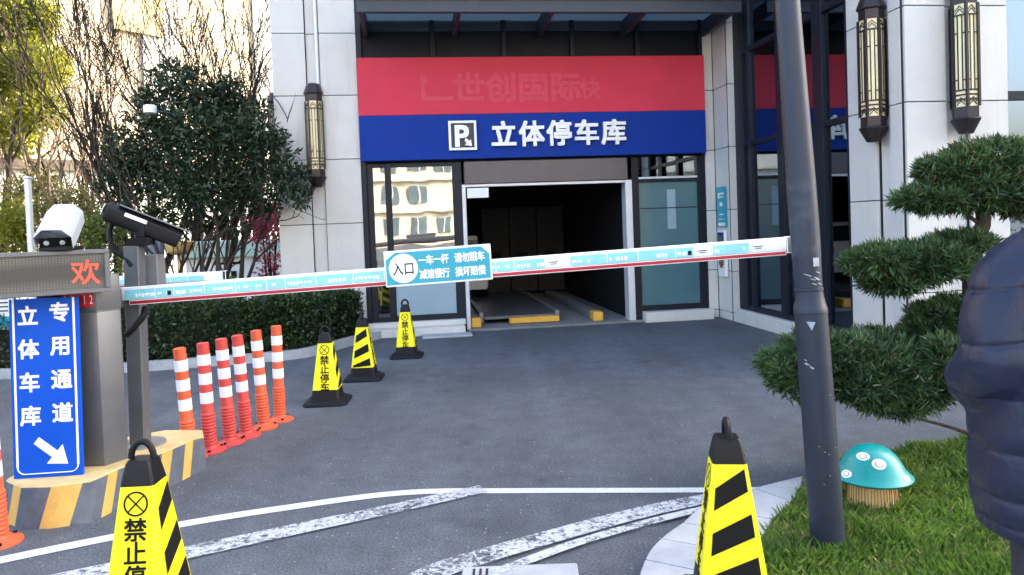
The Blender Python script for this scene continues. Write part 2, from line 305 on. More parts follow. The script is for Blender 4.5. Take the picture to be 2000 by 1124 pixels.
# raised pavement under the two nearest cones, just below the frame
mb = MB(); mb.prism([(-6, -3), (1.15, -3), (1.15, 2.99), (-6, 2.99)], 0, .12)
tag(mb.build('pavement', M['conc'], bevel=.01), kind='structure')
def strip(pts, w0, w1, z):
    a, b = [], []
    for i, p in enumerate(pts):
        t = (pts[min(i+1, len(pts)-1)]-pts[max(i-1, 0)]).normalized(); nn = Vector((-t.y, t.x, 0)); f = i/(len(pts)-1); ww = (w0*(1-f)+w1*f)/2
        a.append((p.x+nn.x*ww, p.y+nn.y*ww, z)); b.append((p.x-nn.x*ww, p.y-nn.y*ww, z))
    return a, b
def smoothpts(pts, k=6):
    out = []
    for i in range(len(pts)-1):
        p0_, p1, p2, p3 = pts[max(i-1, 0)], pts[i], pts[i+1], pts[min(i+2, len(pts)-1)]
        for j in range(k):
            t = j/k; out.append(.5*((2*p1)+(p2-p0_)*t+(2*p0_-5*p1+4*p2-p3)*t*t+(3*p1-p0_-3*p2+p3)*t**3))
    return out+[pts[-1]]
def road_line(pix, w0, w1, mat, z):
    pts = smoothpts([G(*p) for p in pix]); a, b = strip(pts, w0, w1, z); mb = MB()
    for i in range(len(pts)-1): mb.poly([a[i], b[i], b[i+1], a[i+1]])
    tag(mb.build('road_marking', M[mat], smooth=0), kind='structure')
road_line([(-260, 1160), (0, 1096), (330, 1030), (560, 993), (787, 964), (1000, 960), (1300, 959), (1560, 957)], .105, .075, 'line', .004)
road_line([(60, 1150), (350, 1087), (600, 1033), (760, 999), (945, 958)], .17, .13, 'worn', .012)
road_line([(800, 1150), (880, 1112), (1090, 1050), (1250, 1007), (1390, 978), (1530, 963)], .16, .12, 'worn', .016)
road_line([(960, 1130), (1120, 1070), (1270, 1026), (1390, 997), (1450, 985)], .07, .06, 'worn', .020)

# ------------------------------------------------------------------ garage building (local frame: s right, d back, z up)
P0 = Vector((1.9, 11.73, 0)); TH = R(7.4)
BM = Matrix.Translation(P0) @ Matrix.Rotation(TH, 4, 'Z')
def bl(s, d, z): return BM @ Vector((s, d, z))
B = thing('garage_building', P0, 'pale stone clad building with dark glass front and open parking garage entrance', 'building', rz=TH)
JZ = [.13, .77, 1.72, 2.68, 3.63, 4.55, 5.5, 6.45, 7.4, 8.35, 9.3, 10.25, 11.2, 12.15, 13.1, 14.05, 15]
HT = 15.0
def cladding(name, ax, strips, out, depth=.05, back=.03, base=True):
    # ax 's': panels spread along s, facing -d at d=out ; ax 'd-': panels spread along d, facing -s at s=out
    mb = MB()
    for (a, b, rec) in strips:
        z0 = 0 if base else JZ[0]
        for i, z1 in enumerate(JZ):
            g = .005
            o0, o1 = out+rec, out+rec+depth
            if ax == 's': mb.box(a+g, b-g, o0, o1, z0+g, z1-g)
            else: mb.box(o0, o1, a+g, b-g, z0+g, z1-g)
            z0 = z1
    o = mb.build(name, M['stone'], B, bevel=.004, local=True)
    mb = MB()
    for (a, b, rec) in strips:
        if ax == 's': mb.box(a+.004, b-.004, out+rec+depth-.02, out+rec+depth+.1, .01, HT-.01)
        else: mb.box(out+rec+depth-.02, out+rec+depth+.1, a+.004, b-.004, .01, HT-.01)
    mb.build('joint_backing', M['joint'], o, local=True)
    return o
cladding('pillar', 's', [(-5.39, -4.90, 0), (-4.90, -4.70, .05), (-4.70, -4.155, 0)], -.03)
cladding('side_wall', 'd', [(.10, 1.0, 0), (1.0, 1.2, .05), (1.2, 3.5, 0), (3.5, 5.5, 0), (5.5, 8, 0)], -5.39)
cladding('pillar', 's', [(1.236, 1.40, 0)], -.02)
cladding('pillar', 'd', [(-.03, -.12, 0)][:0] + [(-.52, -.025, 0)], 1.40)
cladding('pillar', 's', [(1.40, 1.535, 0)], -.575)
# wing corner pillar: side face (channel with a lantern) and front face
cladding('pillar', 'd', [(-4.08, -3.57, .0), (-4.50, -4.30, 0), (-4.30, -4.08, .05)], 1.48)
cladding('pillar', 's', [(1.48, 1.93, 0), (1.93, 2.17, .05), (2.17, 2.61, 0)], -4.56)
mb = MB(); mb.box(1.60, 2.61, -4.44, -3.6, 0, HT); mb.box(2.545, 2.609, -4.44, -3.2, 0, HT); mb.build('pillar_core', M['joint'], B, local=True)
# solid body, roof, rear and side walls
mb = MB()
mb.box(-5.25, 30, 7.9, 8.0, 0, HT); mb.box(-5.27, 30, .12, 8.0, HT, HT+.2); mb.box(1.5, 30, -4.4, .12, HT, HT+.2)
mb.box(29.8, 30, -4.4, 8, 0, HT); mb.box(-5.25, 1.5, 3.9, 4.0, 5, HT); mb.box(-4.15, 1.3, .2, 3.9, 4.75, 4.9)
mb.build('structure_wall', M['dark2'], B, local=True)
# dark spandrel band over the sign and the glass storeys above the canopy
mb = MB(); mb.box(-4.15, 1.236, .06, .1, 2.62, HT); mb.build('spandrel', M['spandrel'], B, local=True)
mb = MB()
for s in (-3.02, -1.93, -.86, .18): mb.box(s-.035, s+.035, -.03, .059, 4.16, HT)
mb.box(-4.153, -4.08, -.05, .059, 0.0, HT); mb.box(1.17, 1.234, -.04, .059, 2.6, HT)
mb.build('mullion', M['frame'], B, bevel=.004, local=True)
# ground floor left glazing
mb = MB()
for x0, x1, z0, z1 in [(-4.08, -3.99, .2, 2.6), (-3.815, -3.72, .2, 2.6), (-2.80, -2.655, .0, 2.6), (-3.99, -3.815, .2, .28), (-3.72, -2.80, .2, .28), (-3.99, -3.815, 2.54, 2.6), (-3.72, -2.80, 2.54, 2.6)]:
    mb.box(x0, x1, -.01, .07, z0, z1)
mb.build('window_frame', M['frame'], B, bevel=.004, local=True)
mb = MB(); mb.box(-3.99, -3.815, .025, .037, .28, 2.54); mb.build('window_pane', M['glass'], B, local=True)
mb = MB(); mb.box(-3.72, -2.80, .025, .037, 1.2, 2.54); mb.build('window_pane', M['glass'], B, local=True)
mb = MB(); mb.box(-3.715, -2.805, .02, .036, .285, 1.196); mb.build('frosted_pane', M['film2'], B, local=True)
mb = MB(); mb.box(-4.16, -2.70, -.30, -.01, .0, .12); mb.box(-4.16, -2.68, -.12, .06, .121, .2); mb.build('plinth', M['stone'], B, bevel=.006, local=True)
# right glazing
mb = MB()
for x0, x1, z0, z1 in [(.02, .135, 0, 2.6), (1.10, 1.234, 0, 2.6), (.135, 1.10, .17, .25), (.135, 1.10, 2.2, 2.25)]:
    mb.box(x0, x1, -.01, .07, z0, z1)
mb.build('window_frame', M['frame'], B, bevel=.004, local=True)
mb = MB(); mb.box(.135, 1.10, -.013, .0, 2.255, 2.285); mb.build('window_rail', M['alu'], B, local=True)
mb = MB(); mb.box(.135, 1.10, .02, .036, .25, 2.2); mb.build('frosted_pane', M['film'], B, local=True)
mb = MB(); mb.box(.135, 1.10, .017, .02, 1.78, 1.795); mb.build('door_rail', M['frame'], B, local=True)
for x0, x1, z0, z1 in ((.6, .74, 1.45, 2.08), (.72, .86, .98, 1.1)): mb = MB(); mb.box(x0, x1, .0185, .0197, z0, z1); mb.build('pale_sticker', M['film2'], B, local=True)
mb = MB(); mb.box(.135, 1.10, .025, .037, 2.25, 2.6); mb.build('window_pane', M['wing'], B, local=True)
mb = MB(); mb.box(.13, 1.24, -.2, .06, .0, .16); mb.build('plinth', M['stone'], B, bevel=.006, local=True)
# garage opening: shutter box, guide rails, reveal
mb = MB(); mb.box(-2.62, -.05, -.06, .2, 2.25, 2.6); mb.build('roller_shutter', M['shutter'], B, bevel=.01, local=True)
mb = MB(); mb.box(-2.66, -2.60, -.03, .2, 0, 2.25); mb.box(-.09, .018, -.03, .2, 0, 2.25); mb.box(-2.60, -.09, -.035, .05, 2.205, 2.249); mb.build('shutter_guide', M['alu'], B, bevel=.006, local=True)
# interior
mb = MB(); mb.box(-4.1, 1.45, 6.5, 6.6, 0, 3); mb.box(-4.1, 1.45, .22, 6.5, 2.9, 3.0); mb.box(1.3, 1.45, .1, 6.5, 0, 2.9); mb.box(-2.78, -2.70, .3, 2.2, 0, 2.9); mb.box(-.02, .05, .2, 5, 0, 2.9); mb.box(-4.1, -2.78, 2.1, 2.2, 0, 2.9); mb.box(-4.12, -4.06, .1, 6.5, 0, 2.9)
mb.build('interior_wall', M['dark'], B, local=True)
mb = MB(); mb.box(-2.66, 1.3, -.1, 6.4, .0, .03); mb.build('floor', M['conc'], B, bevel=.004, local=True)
mb = MB()
for k in range(3): mb.box(-1.9+k*.62, -1.9+k*.62+.6, 5.2, 5.8, .1, 2.0); mb.box(-1.75+k*.62, -1.5+k*.62, 5.19, 5.2, .75, 1.0, 1)
mb.build('machine_cabinet', [M['dark2'], M['dark']], B, bevel=.01, local=True)
mb = MB(); mb.box(-2.58, -2.25, -.02, -.008, 2.04, 2.19); mb.build('notice_plate', M['white'], B, local=True)
# wing glass wall at s=1.53
mb = MB()
for a, b in [(-.85, -.57), (-1.08, -.98), (-2.02, -1.87), (-3.02, -2.80), (-3.59, -3.50)]: mb.box(1.50, 1.60, a, b, .2, HT)
for z in (.2, 2.64, 4.0, 5.5, 7.0, 9, 11, 13): mb.box(1.505, 1.595, -3.5, -.85, z, z+.07)
mb.build('window_frame', M['frame'], B, bevel=.004, local=True)
for a, b in [(-1.87, -1.08), (-2.80, -2.02), (-3.50, -3.02), (-.98, -.85)]:
    for z0, z1 in [(.27, 2.64), (2.71, 4.0), (4.07, 5.5)]:
        mb = MB(); mb.box(1.55, 1.562, a, b, z0, z1); mb.build('window_pane', M['wing'], B, local=True)
mb = MB(); mb.box(1.555, 1.57, -3.5, -.85, 5.5, HT); mb.build('upper_glazing', M['spandrel'], B, local=True)
mb = MB(); mb.box(1.41, 1.60, -3.56, -.60, 0, .195); mb.build('plinth', M['stone'], B, bevel=.006, local=True)
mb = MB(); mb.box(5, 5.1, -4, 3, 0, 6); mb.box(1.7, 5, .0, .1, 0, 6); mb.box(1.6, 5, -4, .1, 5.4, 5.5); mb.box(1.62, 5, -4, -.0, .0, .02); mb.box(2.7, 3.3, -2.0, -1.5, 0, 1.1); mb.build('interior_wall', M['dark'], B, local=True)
# curtain wall right of the wing pillar
mb = MB()
for k in range(12): mb.box(2.62+k*1.5, 2.69+k*1.5, -4.36, -4.25, 0, HT)
for z in (.0, 2.72, 4.3, 6, 8, 10, 12): mb.box(2.62, 30, -4.34, -4.26, z, z+.09)
mb.build('window_frame', M['frame'], B, local=True)
mb = MB(); mb.box(2.62, 20.7, -4.30, -4.29, .09, HT); mb.build('window_pane', M['wing'], B, local=True)
mb = MB(); mb.box(20.7, 30, -4.4, -4.2, 0, HT); mb.box(2.62, 20.7, -4.1, -4.0, 0, HT); mb.build('backing_wall', M['dark'], B, local=True)
# canopy
mb = MB()
Z0 = 4.52
mb.box(-4.05, 1.36, -1.22, -1.14, Z0, Z0+.22); mb.box(-4.05, 1.36, -1.30, -1.221, Z0+.19, Z0+.30)
mb.box(-4.05, 1.36, .0, .055, Z0+.06, Z0+.2)
cp = mb.build('canopy', M['slate'], B, bevel=.006, local=True)
for s in (-4.0, -2.68, -1.38, -.05, 1.26):
    mb = MB(); mb.add([(s-.03+q, d, z) for q in (0, .06) for d, z in ((-1.138, Z0+.0), (-1.138, Z0+.21), (-.002, Z0+.2), (-.002, Z0-.04), (-.22, Z0-.04))],
        [(0, 1, 2, 3, 4), (9, 8, 7, 6, 5), (0, 5, 6, 1), (1, 6, 7, 2), (2, 7, 8, 3), (3, 8, 9, 4), (4, 9, 5, 0)]); mb.build('canopy_rib', M['slate'], cp, bevel=.004, local=True)
mb = MB(); mb.box(-3.96, 1.22, -.86, -.80, Z0+.17, Z0+.215); mb.build('purlin', M['slate'], cp, local=True)
mb = MB(); mb.box(-4.05, 1.36, -1.14, .0, Z0+.222, Z0+.236); mb.build('canopy_glass', M['canglass'], cp, local=True)
# rainwater pipe above the left lantern
mb = MB(); mb.tube([(-4.735, -.02, 3.78), (-4.735, -.02, HT)], .022, 10); mb.build('conduit', M['white'], B, local=True)

# ------------------------------------------------------------------ fascia sign
S = thing('fascia_sign', bl(-4.15, -.1, 2.63), 'wide red and blue fascia sign with raised white letters over the garage entrance', 'sign', rz=TH)
def inB(mb): mb.M = BM.copy(); return mb
mb = inB(MB()); mb.box(-4.152, 1.222, -.12, -.035, 3.305, 4.165); mb.build('red_panel', M['red'], S, bevel=.006)
mb = inB(MB()); mb.box(-4.152, 1.222, -.125, -.035, 2.63, 3.303); mb.build('blue_panel', M['blue'], S, bevel=.006)
for i, ch in enumerate('立体停车库'):
    cx = -2.0+i*.429; mb = inB(MB()); mb.text3(ch, .40, lambda u, v, q, cx=cx: (cx+u, -.126-q, 2.985+v), .05, bold=.028); mb.build('raised_letter', M['signw'], S, smooth=0)
mb = inB(MB())
for x0, x1, z0, z1 in [(-2.835, -2.415, 3.165, 3.2), (-2.835, -2.415, 2.76, 2.795), (-2.835, -2.80, 2.795, 3.165), (-2.45, -2.415, 2.795, 3.165)]: mb.box(x0, x1, -.175, -.126, z0, z1)
mb.text3('P', .44, lambda u, v, q: (-2.635+u, -.126-q, 2.985+v), .05, bold=.03)
ar = [(-2.60, 2.91), (-2.575, 2.94), (-2.53, 2.895), (-2.505, 2.92), (-2.49, 2.82), (-2.60, 2.835), (-2.572, 2.862)]
mb.add([(x, -.18, z) for x, z in ar]+[(x, -.126, z) for x, z in ar], [tuple(range(7))]+[(i, (i+1) % 7, 7+(i+1) % 7, 7+i) for i in range(7)])
mb.build('parking_symbol', M['signw'], S, smooth=0)
mb = inB(MB()); mb.box(-2.80, -2.45, -.130, -.1255, 2.795, 3.165); mb.build('symbol_backing', pm('navy symbol panel', (.012, .016, .05), .4), S)
mb = inB(MB())
mb.text('世创国际', .46, lambda u, v: (-1.76+u*1.08, -.1225, 3.70+v), bold=.03); mb.text('快', .33, lambda u, v: (-.62+u, -.1225, 3.66+v), bold=.02)
for q in ([(-3.22, 3.52), (-2.74, 3.52), (-2.74, 3.58), (-3.22, 3.58)], [(-3.22, 3.58), (-3.16, 3.58), (-3.16, 3.80), (-3.22, 3.80)], [(-3.27, 3.80), (-3.11, 3.80), (-3.19, 3.92)]):
    mb.poly([(x, -.1223, z) for x, z in q])
mb.build('faded_lettering', M['redghost'], S, smooth=0)

# ------------------------------------------------------------------ wall lanterns
def lantern(name_loc, rz, label, first=None):
    L = thing('wall_lantern', name_loc, label, 'wall lamp', 'bronze lanterns on the stone pillars', rz=rz)
    def hexr(r, z): r *= .84; return [(r*math.cos(R(60*i)), r*math.sin(R(60*i)), z) for i in range(6)]
    mb = MB(); mb.rings([hexr(.16, 1.34), hexr(.175, 1.36), hexr(.17, 1.37), hexr(.13, 1.46), hexr(.105, 1.50)]); mb.build('cap', M['bronze'], L, bevel=.004, local=True)
    mb = MB(); mb.rings([hexr(.145, 1.24), hexr(.145, 1.34)]); mb.rings([hexr(.145, .14), hexr(.145, .24)])
    for i in range(6):
        a = Vector(hexr(.148, 0)[i]); mb.box(a.x-.012, a.x+.012, a.y-.012, a.y+.012, .24, 1.24)
    # tracery on each face
    for i in range(6):
        a, b = Vector(hexr(.143, 0)[i]), Vector(hexr(.143, 0)[(i+1) % 6])
        for z in (1.13, 1.125-.17, .50, .40, .355, .31): 
            if z in (1.125-.17, .50):
                for f0, f1 in ((0, .33), (.67, 1)): p, q = a.lerp(b, f0), a.lerp(b, f1); mb.bar((p.x, p.y, z), (q.x, q.y, z), .008, .012)
            else: mb.bar((a.x, a.y, z), (b.x, b.y, z), .012, .016)
        for f in (.33, .67):
            p = a.lerp(b, f); mb.bar((p.x, p.y, .40), (p.x, p.y, 1.13), .008, .008)
        for z, sg in ((1.14, 1), (.25, 1)):
            for k in range(2):
                m_ = a.lerp(b, .5); l_, r_ = a.lerp(b, .18), a.lerp(b, .82); dz = .03*k
                mb.bar((l_.x, l_.y, z+.005+dz), (m_.x, m_.y, z+.05+dz), .006, .008); mb.bar((r_.x, r_.y, z+.005+dz), (m_.x, m_.y, z+.05+dz), .006, .008)
    mb.build('tracery_frame', M['bronze'], L, local=True)
    mb = MB(); mb.rings([hexr(.138, .235), hexr(.138, 1.245)]); mb.build('glass_panes', M['pane'], L, local=True)
    mb = MB(); mb.rings([hexr(.085, -.02), hexr(.095, .0), hexr(.165, .11), hexr(.172, .125), hexr(.15, .14)]); mb.build('base_bracket', M['bronze'], L, bevel=.004, local=True)
    for zb in (.3, 1.05): mb = MB(); mb.box(-.05, .05, .06, .17, zb, zb+.12); mb.build('wall_bracket', M['bronze'], L, local=True)
    return L
lantern(bl(-4.80, -.10, 2.29), TH, 'bronze and cream lantern on the left pillar under a white pipe')
lantern(bl(-5.53, .95, 2.35), TH-R(90), 'bronze lantern half hidden behind the left pillar edge above the dark tree')
lantern(bl(1.39, -4.17, 2.35), TH-R(90), 'bronze lantern on the left-facing side of the right stone pillar')
lantern(bl(2.05, -4.66, 2.36), TH, 'bronze lantern on the front of the right stone pillar above the clipped tree')

# ------------------------------------------------------------------ info sign and ticket terminal on the narrow pillar
def side(s, mb): mb.M = BM @ Matrix.Translation((s, 0, 0)) @ Matrix.Rotation(R(-90), 4, 'Z'); return mb   # x along -d, faces -s
mb = side(1.385, MB()); I = thing('information_sign', bl(1.385, -.27, 1.45), 'narrow cyan information board on the pale pillar right of the garage', 'sign', rz=TH)
mb.box(.10, .44, -.012, 0, 1.45, 2.08, 0); mb.build('board', M['cyan'], I)
mb = side(1.385, MB()); mb.box(.16, .22, -.015, -.0125, 1.90, 1.99)
for k, (a, b, z, h) in enumerate([(.24, .38, 1.96, .03), (.24, .36, 1.91, .02), (.22, .32, 1.78, .06), (.20, .36, 1.64, .02), (.18, .38, 1.57, .012), (.15, .40, 1.47, .05)]): mb.box(a, b, -.015, -.0125, z, z+h)
mb.build('printed_text', M['white'], I)
T = thing('ticket_terminal', bl(1.385, -.27, .68), 'small white terminal with green screen below the cyan board', 'terminal', rz=TH)
mb = side(1.385, MB()); mb.box(.17, .45, -.05, 0, .68, 1.40); mb.build('housing', M['white'], T, bevel=.008)
mb = side(1.385, MB()); mb.box(.20, .42, -.056, -.0505, 1.16, 1.37, 0); mb.box(.24, .38, -.06, -.0565, 1.20, 1.32, 1); mb.box(.22, .40, -.056, -.0505, .86, 1.08, 2); mb.box(.27, .36, -.06, -.0565, .82, .90, 3); mb.build('screen', [M['blue'], M['shrub'], M['greenp'], M['boomred']], T)

# ------------------------------------------------------------------ inside the garage and the office
PL = thing('car_platform', bl(-1.5, .6, .03), 'low grey steel car lift platform with yellow front lip inside the garage', 'car lift', rz=TH)
mb = inB(MB()); mb.box(-2.35, -1.20, .42, 4.6, .10, .15); mb.build('deck', M['grey'], PL, bevel=.008)
mb = inB(MB()); mb.box(-1.96, -1.16, .25, .415, .04, .13); mb.build('front_lip', M['yellow'], PL, bevel=.008)
mb = inB(MB()); mb.box(-1.19, -1.12, .45, 4.6, .05, .20); mb.box(-2.43, -2.36, .45, 4.6, .05, .22); mb.build('side_rail', M['greyl'], PL, bevel=.006)
for s, lab in ((-2.56, 'yellow and black end block at the left garage rail'), (-.62, 'yellow end block on the right garage rail')):
    E_ = thing('guide_rail', bl(s, .2, .03), 'grey guide rail with '+lab, 'guide rail', 'wheel guide rails on the garage floor', rz=TH)
    mb = inB(MB()); mb.box(s-.02, s+.12, .32, 4.5, .03, .17); mb.build('rail', M['greyl'], E_, bevel=.006)
    mb = inB(MB()); mb.box(s-.03, s+.13, .06, .315, .032, .18); mb.build('end_block', M['yellow'], E_, bevel=.015)
CAR = thing('parked_car', bl(-3.0, 4.5, .16), 'white car parked deep inside the dark garage', 'car', rz=TH)
mb = inB(MB()); pr = [(-.85, .35), (-.9, .75), (-.84, .95), (-.66, 1.0), (-.62, 1.42), (.62, 1.42), (.66, 1.0), (.84, .95), (.9, .75), (.85, .35)]
x0 = -2.63
mb.add([(x0+a*.75, y, z) for y in (3.2, 3.35, 5.4, 6.3) for a, z in [(p[0]*(1 if y > 3.3 else .96), p[1]*(1 if y < 6 else .9)) for p in pr]], [(k*10+i, k*10+(i+1) % 10, (k+1)*10+(i+1) % 10, (k+1)*10+i) for k in range(3) for i in range(10)]+[tuple(range(9, -1, -1)), tuple(range(30, 40))])
mb.build('body', M['carw'], CAR, bevel=.03, seg=2)
mb = inB(MB()); mb.box(x0-.45, x0+.45, 3.17, 3.21, 1.02, 1.34); mb.build('rear_window', M['win'], CAR, bevel=.01)
for sx in (-.52, .52):
    mb = inB(MB()); mb.box(x0+sx-.1, x0+sx+.1, 3.17, 3.21, .78, .9); mb.build('tail_lamp', M['boomred'], CAR)
    for y in (3.8, 5.8):
        mb = inB(MB()); mb.M = BM @ Matrix.Translation((x0+sx*1.1, y, .48)) @ Matrix.Rotation(R(90), 4, 'Y'); mb.lathe([(.2, -.09), (.32, -.09), (.33, 0), (.32, .09), (.2, .09)], 24); mb.build('wheel', M['rubber'], CAR)
WD = thing('water_dispenser', bl(-3.9, .55, 0), 'white water dispenser with blue bottle behind the narrow left window', 'water dispenser', rz=TH)
mb = inB(MB()); mb.box(-4.03, -3.80, .42, .70, 0.21, .62); mb.box(-4.03, -3.80, .42, .70, 1.12, 1.35); mb.build('cabinet', M['white'], WD, bevel=.02)
mb = MB(); mb.M = BM @ Matrix.Translation((-3.915, .56, .62)); mb.lathe([(.04, 0), (.06, .04), (.115, .1), (.115, .2), (.105, .22), (.115, .24), (.115, .40), (.10, .43)], 20); mb.build('water_bottle', M['water'], WD)
CB = thing('storage_box', bl(-3.9, .5, 1.35), 'green plastic box behind the narrow left window', 'box', rz=TH)
mb = inB(MB()); mb.box(-4.02, -3.82, .45, .68, 1.351, 1.60); mb.build('box_body', M['greenp'], CB, bevel=.01); mb = inB(MB()); mb.box(-4.03, -3.81, .44, .69, 1.601, 1.63); mb.build('lid', M['greenp'], CB)

# ------------------------------------------------------------------ second step slab
mb = inB(MB()); mb.box(-3.35, -2.62, -.62, -.31, 0, .03); tag(mb.build('step', M['kerb'], bevel=.008), kind='structure')

# ------------------------------------------------------------------ planting bed with kerb, hedge, shrubs
kp = smoothpts([G(*p) for p in [(-60, 742), (150, 734), (248, 727), (398, 716), (520, 706), (600, 697), (690, 673), (740, 661), (752, 652)]], 5)
a, b = strip(kp, .12, .12, 0); mb = MB()
for i in range(len(kp)-1):
    q0, q1 = i, i+1
    mb.add([(*a[q0][:2], 0), (*b[q0][:2], 0), (*b[q1][:2], 0), (*a[q1][:2], 0), (*a[q0][:2], .11), (*b[q0][:2], .11), (*b[q1][:2], .11), (*a[q1][:2], .11)], [(4, 5, 6, 7), (0, 4, 7, 3), (1, 2, 6, 5)])
tag(mb.build('kerb', M['kerb'], smooth=60), kind='structure')
mb = MB(); mb.prism([(p[0], p[1]) for p in a]+[(-2.9, 10.96), (-3.5, 11.0), (-3.5, 14.5), (-12, 14.5)], 0, .09); tag(mb.build('planting_bed', M['soil'], smooth=0), kind='structure')

def leaves(C, D_, L, Wd, bend=.15, k=4):
    """C centres (n,3), D_ directions (n,3): leaf quads"""
    n = len(C); D_ = D_/np.linalg.norm(D_, axis=1, keepdims=True); r = rng.normal(size=(n, 3)); S_ = np.cross(D_, r); S_ /= np.linalg.norm(S_, axis=1, keepdims=True)+1e-6
    L = (L*rng.uniform(.7, 1.3, n))[:, None]; Wd = (Wd*rng.uniform(.8, 1.2, n))[:, None]
    Nn = np.cross(D_, S_); mid = C+D_*L*.45+Nn*L*bend
    return np.stack([C, mid+S_*Wd*.5, C+D_*L, mid-S_*Wd*.5], 1)
def inell(n, c, r, shell=.35):
    d = rng.normal(size=(n, 3)); d /= np.linalg.norm(d, axis=1, keepdims=True); rad = rng.uniform(shell, 1, n)**.6
    return np.array(c)+d*rad[:, None]*np.array(r), d
def fol(name, mat, parent, n, blobs, L, Wd, up=.3, shell=.35, spread=.8):
    Q = []; vol = [b[1][0]*b[1][1]*b[1][2] for b in blobs]; vol = [v**.67 for v in vol]
    for bb, v in zip(blobs, vol):
        k = max(8, int(n*v/sum(vol))); c, d = inell(k, bb[0], bb[1], shell); D_ = d+rng.normal(size=(k, 3))*spread+np.array([0, 0, up]); Q.append(leaves(c, D_, L, Wd))
    return quads(name, np.concatenate(Q), mat, parent)
# hedge following the kerb
H = thing('hedge', (-3.6, 10.0, .09), 'dense dark green clipped hedge behind the pale kerb left of the entrance', 'hedge')
cs = []; ds = []
inner = [Vector((p.x, p.y, 0)) for p in kp]
def hedge_pt(t, off):
    i = min(int(t), len(inner)-2); p = inner[i].lerp(inner[i+1], t-i); tt = (inner[i+1]-inner[i]).normalized(); nn = Vector((-tt.y, tt.x, 0)); nn = nn if nn.y > 0 else -nn
    return p+nn*off
T1 = len(inner)-7.5
hh = lambda t: .60+.035*math.sin(t*2.3)+.03*math.sin(t*5.1+1)
for k in range(17000):
    t = rng.uniform(0, T1); u = rng.uniform(); hz = hh(t)
    if u < .50: off, z, d = .17+rng.normal()*.035, .10+rng.uniform()*hz, (0, -1, .3)
    else: off, z, d = .15+rng.uniform()*(.8), .08+hz+rng.normal()*.03, (0, -.2, 1)
    if t > T1-.4: off = rng.uniform(.17, .95); d = (1, -.4, .3); z = .1+rng.uniform()*hz
    q = hedge_pt(t, off); cs.append((q.x, q.y, z)); ds.append(d)
cs = np.array(cs); ds = np.array(ds)+rng.normal(size=(len(cs), 3))*.8
quads('foliage', leaves(cs, ds, .06, .034), M['hedge'], H)
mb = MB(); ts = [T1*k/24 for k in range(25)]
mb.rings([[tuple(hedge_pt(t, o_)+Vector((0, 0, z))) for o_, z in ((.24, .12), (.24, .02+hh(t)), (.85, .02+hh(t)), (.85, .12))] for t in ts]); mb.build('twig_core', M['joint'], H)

# ------------------------------------------------------------------ trees
def branches(mb, p, d, L, r, lev, maxlev, spread=.45, up=.25, nseg=4, tips=None, kids=(2, 4), sides=5):
    pts = [Vector(p)]; rad = [r]; d = Vector(d).normalized()
    for i in range(nseg):
        d = (d+Vector(rng.normal(size=3))*.10+Vector((0, 0, up*.15))).normalized(); pts.append(pts[-1]+d*(L/nseg)); rad.append(max(.008 if L > .5 else .004, r*(1-.5*(i+1)/nseg)))
    mb.tube(pts, rad, sides if lev < 2 else 3)
    if lev >= maxlev:
        if tips is not None: tips.append(pts[-1])
        return
    for k in range(rng.integers(kids[0], kids[1]+1)):
        i = rng.integers(1, nseg+1) if k else nseg; q = pts[i]
        nd = (d+Vector(rng.normal(size=3))*spread+Vector((0, 0, up))).normalized()
        branches(mb, q, nd, L*rng.uniform(.55, .85), rad[i]*.72, lev+1, maxlev, spread, up, nseg, tips, kids, sides)
# dark evergreen in front of the left pillar
base = Vector((-4.55, 10.95, .09))
DT = thing('evergreen_tree', base, 'dark glossy many-stemmed evergreen tree in front of the left stone pillar', 'tree')
mb = MB(); tips = []
for k in range(9):
    an = k*.7+rng.uniform(-.3, .3); b0 = base+Vector((.28*math.cos(an), .2*math.sin(an), 0)); branches(mb, b0, (math.cos(an)*.42, math.sin(an)*.3, 1), 1.5, rng.uniform(.028, .06), 0, 3, .42, .25, 5, tips)
mb.build('trunk', M['bark'], DT)
def PB(px, py, rx, ry, y, dy=None):   # blob from a pixel ellipse at distance y
    c = at(px, py, y); return (tuple(c), (rx*y/F, (dy if dy else min(rx, ry)*y/F), ry*y/F))
blobs = [PB(330, 205, 75, 55, 10.9), PB(420, 200, 80, 50, 11.1), PB(300, 280, 100, 60, 10.8), PB(400, 270, 110, 70, 10.7, .7), PB(490, 290, 80, 80, 10.7), PB(270, 350, 75, 60, 10.9), PB(380, 360, 110, 70, 10.6, .7), PB(480, 380, 75, 55, 10.6), PB(555, 350, 52, 45, 10.55), PB(340, 150, 40, 32, 11), PB(245, 315, 50, 40, 11), PB(310, 430, 70, 35, 10.8), PB(440, 225, 60, 75, 11), PB(585, 385, 25, 25, 10.5)]
blobs += [PB(px, py, rr, rr*.7, 10.6+rng.uniform(-.3, .5)) for px, py, rr in [(215, 300, 22), (205, 360, 26), (225, 260, 20), (280, 190, 24), (300, 150, 20), (375, 150, 22), (450, 160, 24), (505, 210, 30), (540, 270, 28), (590, 335, 20), (572, 300, 14), (600, 372, 14), (230, 405, 22), (270, 440, 22), (350, 455, 24), (420, 440, 30), (470, 450, 20), (530, 410, 24), (395, 135, 14), (330, 125, 14), (250, 225, 18)]]
blobs = [(b[0], tuple(q*.88 for q in b[1])) for b in blobs]
fol('crown', M['leaf'], DT, 15500, blobs, .10, .036, .1, .1, 1.0)
